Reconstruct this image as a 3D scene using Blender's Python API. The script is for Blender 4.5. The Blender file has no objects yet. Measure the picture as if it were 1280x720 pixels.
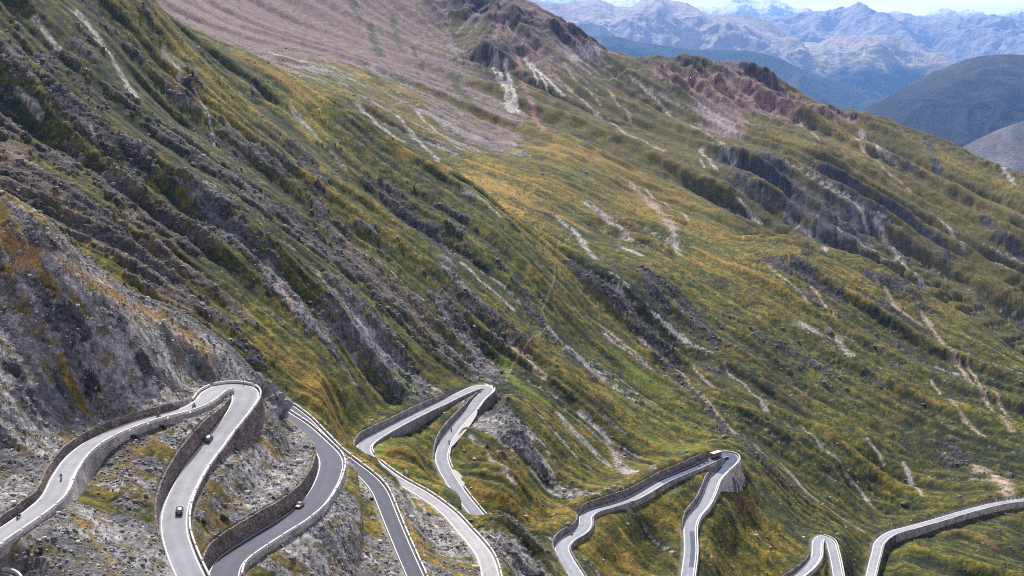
import bpy, bmesh, math, random
import numpy as np
from mathutils import Vector, Matrix
random.seed(7); rng = np.random.default_rng(11)
R = math.radians
scene = bpy.context.scene
C = scene.collection
F = 1500.0                       # focal length in photo pixels (1280 wide)
PH = math.atan(0.21)             # camera looks this far below the horizon
cP, sP = math.cos(PH), math.sin(PH)

def pt(u, v):
    """photo pixel -> (x/Y, z/Y): direction of sight as slopes"""
    xc = (u - 640.0) / F; yc = (360.0 - v) / F
    Y = cP + yc * sP; Z = -sP + yc * cP
    return xc / Y, Z / Y

# ---------------------------------------------------------------- noise
def _hash(ix, iy, seed):
    h = (ix.astype(np.int64) * 374761393 + iy.astype(np.int64) * 668265263 + seed * 974634777) & 0xFFFFFFFF
    h = ((h ^ (h >> 13)) * 1274126177) & 0xFFFFFFFF
    return (h ^ (h >> 16)) & 0xFFFF
def perlin(x, y, seed=0):
    x0 = np.floor(x); y0 = np.floor(y); fx = (x - x0).astype(np.float32); fy = (y - y0).astype(np.float32)
    ix = x0.astype(np.int64); iy = y0.astype(np.int64)
    ux = fx*fx*fx*(fx*(fx*6-15)+10); uy = fy*fy*fy*(fy*(fy*6-15)+10)
    def g(i, j):
        a = _hash(ix+i, iy+j, seed).astype(np.float32) * (2*math.pi/65536)
        return np.cos(a)*(fx-i) + np.sin(a)*(fy-j)
    a = g(0,0); b = g(1,0); c = g(0,1); d = g(1,1)
    return ((a + ux*(b-a)) + uy*((c + ux*(d-c)) - (a + ux*(b-a)))) * 1.5
def fbm(x, y, octaves=4, seed=0, gain=0.5, ridged=False):
    out = 0; amp = 1.0; tot = 0
    for o in range(octaves):
        n = perlin(x*2**o + 17.3*o, y*2**o - 9.1*o, seed+o)
        if ridged: n = 1 - 2*np.abs(n)
        out = out + n*amp; tot += amp; amp *= gain
    return out/tot
def sstep(a, b, x):
    t = np.clip((x-a)/(b-a), 0, 1); return t*t*(3-2*t)
def catmull_matrix(n_coarse, n_fine):
    t = np.linspace(0, n_coarse-1, n_fine); i = np.clip(np.floor(t).astype(int), 0, n_coarse-2); f = t - i
    W = np.zeros((n_fine, n_coarse))
    w = [-.5*f**3+f**2-.5*f, 1.5*f**3-2.5*f**2+1, -1.5*f**3+2*f**2+.5*f, .5*f**3-.5*f**2]
    for k in range(4):
        np.add.at(W, (np.arange(n_fine), np.clip(i-1+k, 0, n_coarse-1)), w[k])
    return W
def upsample(a, shape):
    return catmull_matrix(a.shape[0], shape[0]) @ a @ catmull_matrix(a.shape[1], shape[1]).T

# ---------------------------------------------------------------- roads: photo pixel, drop below the viewpoint, width, ground beside (left, right)
# each row: u, v, h, width, ground offset on the left of travel, on the right of travel
ROADS = {
 'one': [(-40,698,107.5,6,2,-.3),(0,670,108,6,2,-.3),(36,646,108.6,6,2.1,-.5),(63,624,109,5.8,2.1,-1.4),(79,594,109.6,5.6,2.6,-4.5),(99,567,110.1,5.6,2.4,-4.5),
   (121,551,110.6,5.6,2.3,-2.4),(153,536,111,5.6,2.3,-1.6),(199,521,111.6,5.6,2.2,-1.4),(235,512,112.1,5.8,2.0,-2.2),(256,501,112.5,6.5,1.2,-3.5),(269,489,112.8,8,.4,-3),(285,483.5,113,9,-.5,-1),
   (301,486,113.3,9,-3,1),(307,496,113.8,8.5,-5.5,.8),(301,509,114.8,7.6,-6.5,1.9),(289,526,116.2,7,-6,3.3),(278,540,117.4,6.8,-4,4.7),(264,559,118.5,6.8,-2,5.5),(249,578,119.5,6.8,-1.2,5.6),
   (235,600,120.4,6.8,-1.2,5.4),(224,622,121.2,6.8,-1.2,5),(218.5,640,121.9,6.8,-1.2,4.6),(218,665,122.9,6.6,-1.2,3.6),(225,690,124,6.6,-1.2,1.8),(239,722,125.3,6.6,-1.2,.5),(262,765,127.2,6.6,-1,0)],
 'two': [(292,765,131,8,3,-1.2),(279,722,133,8,4.5,-1.2),(287,702,133.7,8,5,-1.2),(314,682,134.5,7.8,5.2,-1.2),(341,665,135.2,7.8,5.2,-1.2),(364,651,135.8,7.8,5.2,-1.2),(387,633,136.6,7.8,5,-1.2),
   (403,612,137.4,7.8,4.6,-1.2),(412,592,138.2,8,4.6,-1.2),(414,577,138.8,8,4.5,-1.2),(409,566,139.4,7.5,4,-1),(400,556,139.9,7,4,-1),(387,543.5,140.6,7,4,-.8),(375,533,141.2,7,4,-.5),(362,524,142,7,4,0),
   (349,516,142.8,7.5,3,0),(343,510,143.4,8,1,0),(347,506.5,143.9,8,1,0),(355,508,144.4,7,-1,.8),(365,514,145,6.2,-1.5,.8),(379,524.5,145.8,6,-1.2,.8),(391,536.5,146.6,5.8,-1.2,.8),(404,550,147.5,5.6,-1,.8),
   (418,564,148.5,5.4,-.8,.8),(436,578,149.6,5.4,-.6,.8),(453,591,150.7,5.4,-.6,.5),(465,602,151.6,5.6,-.8,.5),(474,614,152.4,5.6,-1,.5),(480,627,153,5.6,-1.5,.5),(485.5,641,153.6,5.5,-1.5,.4),(497,669,154.8,5.4,-1.5,.4),
   (508,695,156,5.4,-1.5,.4),(519,720,157,5.4,-1.5,.4),(536,760,158.5,5.4,-1.5,.4)],
 'three': [(619,760,166,6.5,1,-1),(613,720,168,5.7,.4,-1.2),(610,707,168.6,5.7,.4,-1.2),(605,694,169.2,5.6,.4,-1.2),(594,679,170,5.5,.3,-1.2),(579,662,171.1,5.4,.3,-1.2),(563,644,172.2,5.2,.3,-1.2),(547,630.5,173.2,5,.3,-1),
   (524,615,174.4,5.2,.4,-1),(499,601,175.7,5,.5,-.8),(481,588.5,177,5,.8,-.6),(467,577.5,178.3,5.4,1,-.6),(457,568,179.3,6.2,1.2,-.6),(455,557,180,7,3,-.6),(464,549,180.6,7,4,-.8),(476,542,181.1,6.2,4,-1.2),
   (489,535,181.7,5.8,3.6,-3),(508,525,182.5,5.6,3.5,-4),(529,514.5,183.4,5.6,3.4,-3.4),(549.5,505,184.2,5.8,3.2,-2),(568,496,185,5.8,2.6,-1),(581,490,185.5,6,2,-.8),(594,485,186,6.5,1,-.5),(604,483,186.3,7,-.1,.8),
   (610,486,186.6,7,-.1,.4),(608,490,187,6.6,-5,.7),(599.5,498,187.7,6.2,-5,1.3),(589,512,188.6,6,-2.5,2.5),(573,530,189.7,6,-.1,3.6),(560,547,190.8,6.2,-.1,3.6),(554,560,191.6,6.2,-1.2,3),(552,573,192.4,6.2,-1,1.5),
   (556,586,193.2,6.2,-1,.8),(562,597,193.9,6,-.1,.5),(571,611,194.8,6,-.1,.4),(583,627,195.9,6,-1.2,.3),(600,647.5,197.4,6,-1.2,.3),(618,668,199,6,-1.2,.2),(630,685,200,6,-1,.2)],
 'four': [(741,760,203,6,1.5,-1),(720.5,720,205,6,1.5,-1),(706,696,206.1,6,2.4,-1),(702,685,206.7,6,3,-1.2),(708,675,207.2,6,3.2,-1.2),(726,664,208,6,3,-1.2),(732,654,208.5,6,2.6,-1),(732,645.5,209,5.6,3,-1),
   (739,639.5,209.5,5.4,3.6,-1),(762,632.5,210.6,5.2,4,-1),(791,622.5,211.8,5.2,4.2,-2),(812,611,212.8,5.4,3.8,-2),(833,599,213.7,5.4,3.9,-1.5),(855,590,214.5,5.4,4,-1),(875,581.5,215.3,5.6,4.4,-1),
   (892,573.5,216.1,6,3,-1),(903,568.5,216.6,7,1,-.6),(911,568,217,7.6,-1,.6),(915,572,217.4,7.6,-8,1),(911.5,579,218.2,7,-12,.6),(902,588,219,6.4,-10,1.6),(893,599,219.9,6,-5,3),(886,616,220.7,6,-2,3.4),
   (878.5,631,221.8,6,-1.5,3),(866,646,222.9,6,-1.2,2.6),(862,661,224,5.8,-1.2,1.6),(862.5,675,225,5.6,-1.2,.8),(863,687,225.9,5.6,-1.2,.6),(861.5,702,227,5.6,-1.2,.6),(859,720,228.2,5.6,-1.2,.5),(854,760,230.5,5.6,-1,.5)],
 'five': [(940,765,252,5,2,-1.5),(985,728,255.5,5,2.2,-1.5),(998,719,256.3,5,2.2,-1.5),(1013,706,257.4,5,2,-1.6),(1020,695,258.4,5,1.6,-1.6),(1021,682,259.6,5,1,-1.2),(1023,674,260.3,5,.5,-.6),(1029,671,260.9,5.2,.3,.4),
   (1036,675,261.4,5,-1,.8),(1040.5,686,262.2,5,-1.2,1),(1044,700,263.2,5,-1.2,1),(1047.5,720,264.6,5,-1.2,1),(1054,765,267.5,5,-1,1)],
 'six': [(1078,765,283,5,1,-2),(1088,720,286,5,1,-2.5),(1095,692.5,288,5.2,1,-3.5),(1100,677,289.2,5.4,1,-4),(1113,667,290.2,5.2,1,-4),(1142,658.5,291.6,4.8,1,-4),(1172,650,292.9,4.8,1.2,-3),
   (1214,637.5,294.6,4.8,1.4,-3),(1254,628,296.6,4.8,1.6,-3.2),(1281,624.5,298,4.8,1.6,-3),(1330,619,301,4.8,1.6,-2)],
 'zero': [(-45,748,112,6,0,-1),(-22,722,112.8,6,-1.2,0),(-4,722,113.4,6.5,-1.2,0),(7,738,114,6,-1.2,0),(5,765,115,6,-1,0)],
}
def build_road(rows):
    a = np.array(rows, float); P = []
    for u, v, h, w, hl, hr in a:
        p, t = pt(u, v); Y = -h/t; P.append((p*Y, Y, -h, w, hl, hr))
    P = np.array(P); n = len(P)
    L = np.concatenate([[0], np.cumsum(np.hypot(np.diff(P[:,0]), np.diff(P[:,1])))])
    # centripetal-ish: dense Catmull-Rom over arc length, then smoothed
    m = max(int(L[-1]/0.5), 20); tt = np.linspace(0, L[-1], m)
    out = np.zeros((m, 6))
    idx = np.clip(np.searchsorted(L, tt, side='right')-1, 0, n-2)
    f = (tt - L[idx])/(L[idx+1]-L[idx])
    D = np.gradient(P, L, axis=0)
    h_ = (L[idx+1]-L[idx])[:,None]; f = f[:,None]
    out = (2*f**3-3*f**2+1)*P[idx] + (f**3-2*f**2+f)*h_*D[idx] + (-2*f**3+3*f**2)*P[idx+1] + (f**3-f**2)*h_*D[idx+1]
    def smooth(col, sig):
        k = np.arange(-int(3*sig), int(3*sig)+1); g = np.exp(-.5*(k/sig)**2); g /= g.sum()
        pad = len(k)//2
        # odd reflection keeps the ends in place
        c = np.concatenate([2*col[0]-col[pad:0:-1], col, 2*col[-1]-col[-2:-pad-2:-1]])
        return np.convolve(c, g, 'valid')
    for c, s in ((0,4.0),(1,4.0),(2,14),(3,6),(4,5),(5,5)):
        out[:,c] = smooth(out[:,c], s)
    out = out[::2]
    T = np.gradient(out[:,:2], axis=0); T /= np.linalg.norm(T, axis=1)[:,None]
    N = np.stack([-T[:,1], T[:,0]], 1)       # left of travel
    # station of every table row, used to cut walls by row number
    st = [int(np.argmin((out[:,0]-q[0])**2 + (out[:,1]-q[1])**2)) for q in P]
    return dict(P=out, T=T, N=N, st=st, ctrl=P)
RD = {k: build_road(v) for k, v in ROADS.items()}

# ---------------------------------------------------------------- terrain of the valley side: control points (photo pixel, distance)
CT = [
 # ground in front of / beneath the picture's lower edge
 (-250,900,150),(0,900,160),(300,900,190),(600,900,230),(900,900,300),(1200,900,380),(1500,900,430),(-300,700,190),(-300,500,230),(-300,300,290),(-300,100,390),
 (1500,760,560),(1500,640,700),(1500,540,880),
 # near spur on the left: scree above the first road
 (-120,640,238),(-120,450,290),(-120,250,350),(0,600,279),(0,520,300),(0,420,326),(0,320,350),(0,250,366),(60,560,303),(70,480,322),(70,400,340),(70,330,352),(60,282,362),(150,500,340),(150,430,355),(150,365,366),
 (210,480,360),(210,420,376),(260,455,380),(260,430,388),(310,470,392),(325,482,398),(335,495,404),(345,506,412),
 # the ridge behind it drops away (hidden)
 (60,300,400),(150,380,410),(260,446,430),(310,480,430),
 (0,275,410),(-120,275,400),
 # between the legs of the first hairpin, and down to the lower edge
 (-20,700,244),(20,684,250),(45,669,257),(60,690,249),(120,640,277),(150,590,305),(170,700,256),(180,640,285),(230,560,325),
 # between the first and the second road
 (300,560,352),(270,620,328),(330,600,345),(350,560,372),(390,585,378),(330,530,395),(260,690,292),
 # right of 2a, between it and 2b
 (420,640,350),(400,700,318),(340,715,300),(450,660,348),(440,700,330),
 # strip below 2b that hides the next road
 (450,567,468),(465,578,458),(482,590,450),(500,605,436),(520,640,405),(560,690,375),
 # behind the strip
 (460,600,490),(480,612,470),
 # right of the third road's first leg: cliff that hides the lower leg's end
 (585,640,434),(600,650,430),(615,657,427),(632,668,422),(650,685,412),(640,690,400),(660,715,396),(620,690,386),
 # between the legs of the third road
 (500,560,520),(530,560,520),(540,530,560),(520,600,485),(570,500,600),(560,640,455),
 # main slope above the third road
 (380,500,505),(400,470,520),(440,520,528),(350,470,505),(330,455,505),(500,500,585),(560,480,625),(600,470,655),(640,470,655),
 (300,420,520),(200,350,535),(100,270,560),(30,225,575),(-100,150,585),(-200,0,610),
 (420,420,565),(300,300,590),(200,200,640),(100,100,680),(0,50,690),(0,-60,760),(500,430,625),(400,320,650),(300,200,720),(200,80,790),(180,-20,850),
 (560,420,670),(480,330,700),(400,230,770),(300,110,850),(250,50,870),(200,5,890),(600,380,730),(560,300,800),(480,220,860),(400,150,880),
 (640,420,720),(700,440,740),(680,350,830),(620,270,880),(740,400,850),
 # crest of the main slope
 (300,62,900),(350,88,910),(400,118,920),(450,150,930),(500,180,940),(560,215,950),(620,262,960),(680,300,965),(740,335,960),
 # hidden hollow behind that crest
 (200,70,1050),(300,112,1060),(400,154,1070),(500,210,1075),(560,240,1080),(100,20,1050),(620,270,1060),
 # slope right of the third road and down to the fourth
 (660,520,585),(640,560,545),(640,620,500),(700,560,590),(700,620,535),(680,660,500),(760,560,630),(800,560,655),(760,600,600),(850,560,680),(720,480,690),(800,500,735),(860,520,730),
 # between the legs of the fourth road
 (780,680,490),(820,640,530),(860,600,585),(760,720,470),(820,700,505),
 # right of the fourth road
 (930,590,630),(900,640,570),(900,700,520),(950,650,580),(980,640,610),(950,700,540),(940,560,680),(980,600,665),(1000,650,630),(1060,660,650),
 (1035,700,575),(1070,700,592),(1030,740,545),
 # below the sixth road
 (1120,700,620),(1200,690,640),(1280,700,640),(1200,660,700),(1280,650,720),(1380,690,660),
 # gully between the main slope and the far side
 (1000,600,705),(900,500,800),(840,450,870),(1085,655,690),(1050,630,700),
 # far side above it
 (1100,640,735),(1100,600,790),(1100,550,850),(1180,600,810),(1280,600,790),(1280,550,880),(1200,550,870),(1280,480,1020),(1200,480,1000),(1100,480,960),(1000,520,850),(1000,450,970),(950,430,950),(900,430,930),(1030,560,770),
 (900,380,1020),(830,400,950),(1000,380,1090),(1100,420,1070),(1180,440,1080),(1000,330,1180),(1090,370,1160),(1160,410,1130),
 (830,340,1010),(780,330,1020),(760,350,930),(880,330,1130),
 # benches of orange grass, centre
 (740,290,1120),(680,265,1120),(640,240,1150),(700,220,1300),(760,250,1260),(820,290,1200),(880,290,1260),(620,180,1500),(700,180,1550),(560,190,1250),(500,140,1400),(450,110,1400),(420,95,1400),(560,150,1500),
 # rim of the bench
 (900,297,1280),(965,300,1290),(1000,301,1290),(1040,314,1280),(1092,332,1270),(1160,370,1240),(1208,396,1210),(1240,420,1180),
 # hollow behind the rim
 (965,316,1450),(1040,332,1450),(1092,352,1440),(1160,394,1420),(1208,422,1390),(1280,466,1340),
 # rocky faces behind the rim
 (965,285,1570),(1040,300,1580),(1100,320,1580),(1160,350,1560),(1208,380,1520),(1280,420,1500),(900,250,1600),(960,240,1700),(1050,250,1750),(1120,290,1700),(1200,320,1700),(1280,360,1650),(1380,400,1600),
 (880,200,1750),(960,190,1850),(1030,200,1900),(1100,220,1950),(1200,260,1950),(1280,300,1850),(1380,340,1800),
 # upper faces under the skyline
 (800,240,1500),(800,180,1750),(850,180,1850),(920,178,1950),(700,120,1900),(760,150,1850),(640,120,1800),(620,80,2000),(560,100,1800),(500,60,2000),(430,60,1800),(350,30,1900),(260,10,1800),(450,0,2250),(300,-30,2100),(560,30,2250),
 (700,60,2150),(760,100,2150),(850,130,2150),(950,140,2200),(1060,165,2250),(1150,195,2200),(1240,230,2150),(1380,290,2050),
]
SKY = [(100,-160,2500),(300,-120,2500),(450,-60,2500),(560,-45,2480),(620,-25,2450),(665,-4,2420),(700,20,2400),(735,45,2380),(768,66,2370),(800,68,2400),(850,69,2450),(900,76,2480),(940,80,2500),(955,92,2490),(990,115,2470),(1030,130,2450),
       (1080,138,2440),(1120,155,2430),(1160,166,2420),(1172,170,2415),(1200,185,2380),(1240,203,2330),(1280,217,2280),(1340,240,2200),(1420,275,2100),(1520,310,2050)]
pts = [(*pt(u, v), d) for u, v, d in CT] + [(*pt(u, v), d) for u, v, d in SKY]
for u, v, d in SKY:              # beyond the skyline the ground falls away
    p, t = pt(u, v)
    pts.append((p, t-0.06, d*1.13)); pts.append((p, t-0.17, d*1.4))
for k, r in RD.items():          # the roads themselves carry the ground
    for q in r['ctrl'][::1]:
        pts.append((q[0]/q[1], q[2]/q[1], q[1]))
pts = np.array(pts)
LS = 0.42
def dom(p, lY): return np.stack([p, lY*LS], -1)
X = dom(pts[:,0], np.log(pts[:,2]))
Kc = 0.02
def phi(r2): return np.sqrt(r2 + Kc*Kc)
D2 = ((X[:,None,:]-X[None,:,:])**2).sum(-1)
A = phi(D2); npt = len(X)
A[np.arange(npt), np.arange(npt)] -= 0.004      # relaxes the fit a little (the kernel is conditionally negative)
Q = np.concatenate([np.ones((npt,1)), X], 1)
M_ = np.block([[A, Q],[Q.T, np.zeros((3,3))]])
sol = np.linalg.solve(M_, np.concatenate([pts[:,1], np.zeros(3)]))
def base_t(p, lY):
    sh = p.shape; x = dom(p.ravel(), lY.ravel()); out = np.empty(len(x))
    for i in range(0, len(x), 20000):
        c = x[i:i+20000]
        d2 = ((c[:,None,:]-X[None,:,:])**2).sum(-1)
        out[i:i+20000] = phi(d2) @ sol[:npt] + sol[npt] + c @ sol[npt+1:]
    return out.reshape(sh)

QUAL = .92
NP_ = int(1380*QUAL)
pc = np.linspace(-0.50, 0.50, NP_)
# rows: fine where the picture looks closely
seg = [(150,235,50),(235,700,int(860*QUAL)),(700,1300,int(330*QUAL)),(1300,2700,int(330*QUAL)),(2700,3400,30)]
lrows = np.concatenate([np.linspace(math.log(a), math.log(b), n, endpoint=False) for a, b, n in seg] + [[math.log(3400)]])
NR = len(lrows)
# coarse evaluation then smooth upsampling (rows through a non-uniform map)
nrc = 420; npc = 300
lc = np.linspace(lrows[0], lrows[-1], nrc); pcc = np.linspace(pc[0], pc[-1], npc)
PPc, LLc = np.meshgrid(pcc, lc)
tc = base_t(PPc, LLc)
def rows_matrix(l, lcoarse):
    n = len(lcoarse); t = (l-lcoarse[0])/(lcoarse[-1]-lcoarse[0])*(n-1)
    i = np.clip(np.floor(t).astype(int), 0, n-2); f = t-i
    W = np.zeros((len(l), n)); w = [-.5*f**3+f**2-.5*f, 1.5*f**3-2.5*f**2+1, -1.5*f**3+2*f**2+.5*f, .5*f**3-.5*f**2]
    for k in range(4): np.add.at(W, (np.arange(len(l)), np.clip(i-1+k,0,n-1)), w[k])
    return W
WR = rows_matrix(lrows, lc); WC = catmull_matrix(npc, NP_)
def up(a): return (WR @ a @ WC.T)
Yg = np.exp(lrows)[:,None]*np.ones((1,NP_)); Xg = pc[None,:]*Yg
Z0 = up(tc)*Yg
# fall direction of the smooth ground on the coarse grid
Yc = np.exp(LLc); Xc = PPc*Yc; Zc = tc*Yc
dZdl = np.gradient(Zc, lc, axis=0); dZdp = np.gradient(Zc, pcc, axis=1)
gx = dZdp/Yc; gy = (dZdl - PPc*dZdp)/Yc
# blend with the overall fall of the valley side so that streaks keep one sense
gl = np.hypot(gx, gy)+1e-6
dx = -gx/gl; dy = -gy/gl
GX, GY = 0.93, -0.30
conf = np.clip(gl/0.6, 0, 1)
gw = 1.15*(1-.93*sstep(1000, 1500, Yc)); rg = sstep(-.12, .10, PPc); dx = dx*conf + (GX-.20*rg)*gw; dy = dy*conf + (GY-.42*rg)*gw
n_ = np.hypot(dx, dy); dx /= n_; dy /= n_
# ---- line-integral convolution along the fall lines, on a half grid in (p, ln Y)
hl = lrows[::2]; hp = pc[::2]
HR, HC = len(hl), len(hp)
PPh, LLh = np.meshgrid(hp, hl); Yh = np.exp(LLh); Xh = PPh*Yh
def samp(a, p, l):
    """bilinear look-up of a coarse (uniform) field"""
    i = np.clip((l-lc[0])/(lc[-1]-lc[0])*(nrc-1), 0, nrc-1.001); j = np.clip((p-pcc[0])/(pcc[-1]-pcc[0])*(npc-1), 0, npc-1.001)
    i0 = i.astype(np.int32); j0 = j.astype(np.int32); fi = (i-i0); fj = (j-j0)
    return (a[i0,j0]*(1-fi)+a[i0+1,j0]*fi)*(1-fj) + (a[i0,j0+1]*(1-fi)+a[i0+1,j0+1]*fi)*fj
def lic(fn, length, steps, curve=1.0):
    acc = fn(Xh, Yh).astype(np.float64); wsum = 1.0
    for sgn in (1, -1):
        x = Xh.copy(); y = Yh.copy()
        for k in range(steps):
            st = sgn*length/steps*np.clip(Yh/600.0, .6, 1.15)
            vx = samp(dx, x/y, np.log(y)); vy = samp(dy, x/y, np.log(y))
            x = x + vx*st; y = np.maximum(y + vy*st, 120.)
            w = 1 - (k+1)/(steps+1)
            acc += fn(x, y)*w; wsum += w
    a = acc/wsum
    a = a - a.mean(); return a/a.std()
# ---------------------------------------------------------------- relief that follows the fall of the ground
def nz(sc, seed, oct_=2, ridged=False): return lambda x, y: fbm(x/sc, y/sc, oct_, seed, ridged=ridged)
S1 = lic(nz(60, 3), 420, 17); S2 = lic(lambda x, y: fbm(x/20, y/20, 2, 13)*.75 + fbm(x/37, y/37, 2, 15)*.6, 95, 12); S3 = lic(nz(6.5, 23), 40, 12)
S4 = lic(nz(3.2, 27, 2), 9, 4); SK = lic(nz(11, 83, 4, True), 20, 5)
def half_up(a):
    a = np.repeat(np.repeat(a, 2, 0), 2, 1)[:NR, :NP_]
    b = a.copy(); b[1:-1] = (a[:-2]+2*a[1:-1]+a[2:])/4; a = b.copy(); a[:,1:-1] = (b[:,:-2]+2*b[:,1:-1]+b[:,2:])/4
    return a
S1 = half_up(S1); S2 = half_up(S2); S3 = half_up(S3)
# half grids are one row/col short when sizes are odd
def fit(a):
    return np.pad(a, ((0, NR-a.shape[0]), (0, NP_-a.shape[1])), 'edge')
S1, S2, S3, S4, SK = fit(S1), fit(S2), fit(S3), fit(half_up(S4)), fit(half_up(SK))
softc = lambda a: np.tanh(a*0.6)/0.6
near = 1/(1+(Yg/900.0)**2)
farw = sstep(1000, 1800, Yg)
def T_of(Z): return Z/Yg
Tg = T_of(Z0)
def hit(u, v):
    p, t = pt(u, v); j = int(np.clip(round((p-pc[0])/(pc[1]-pc[0])), 0, NP_-1))
    col = Tg[:, j]; m = col >= t
    i = int(np.argmax(m)) if m.any() else int(np.argmax(col))
    if i > 0 and m.any():
        f = (t-col[i-1])/(col[i]-col[i-1]+1e-9); Y = Yg[i-1,0] + f*(Yg[i,0]-Yg[i-1,0])
    else: Y = Yg[i,0]
    return p*Y, Y, t*Y

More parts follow.
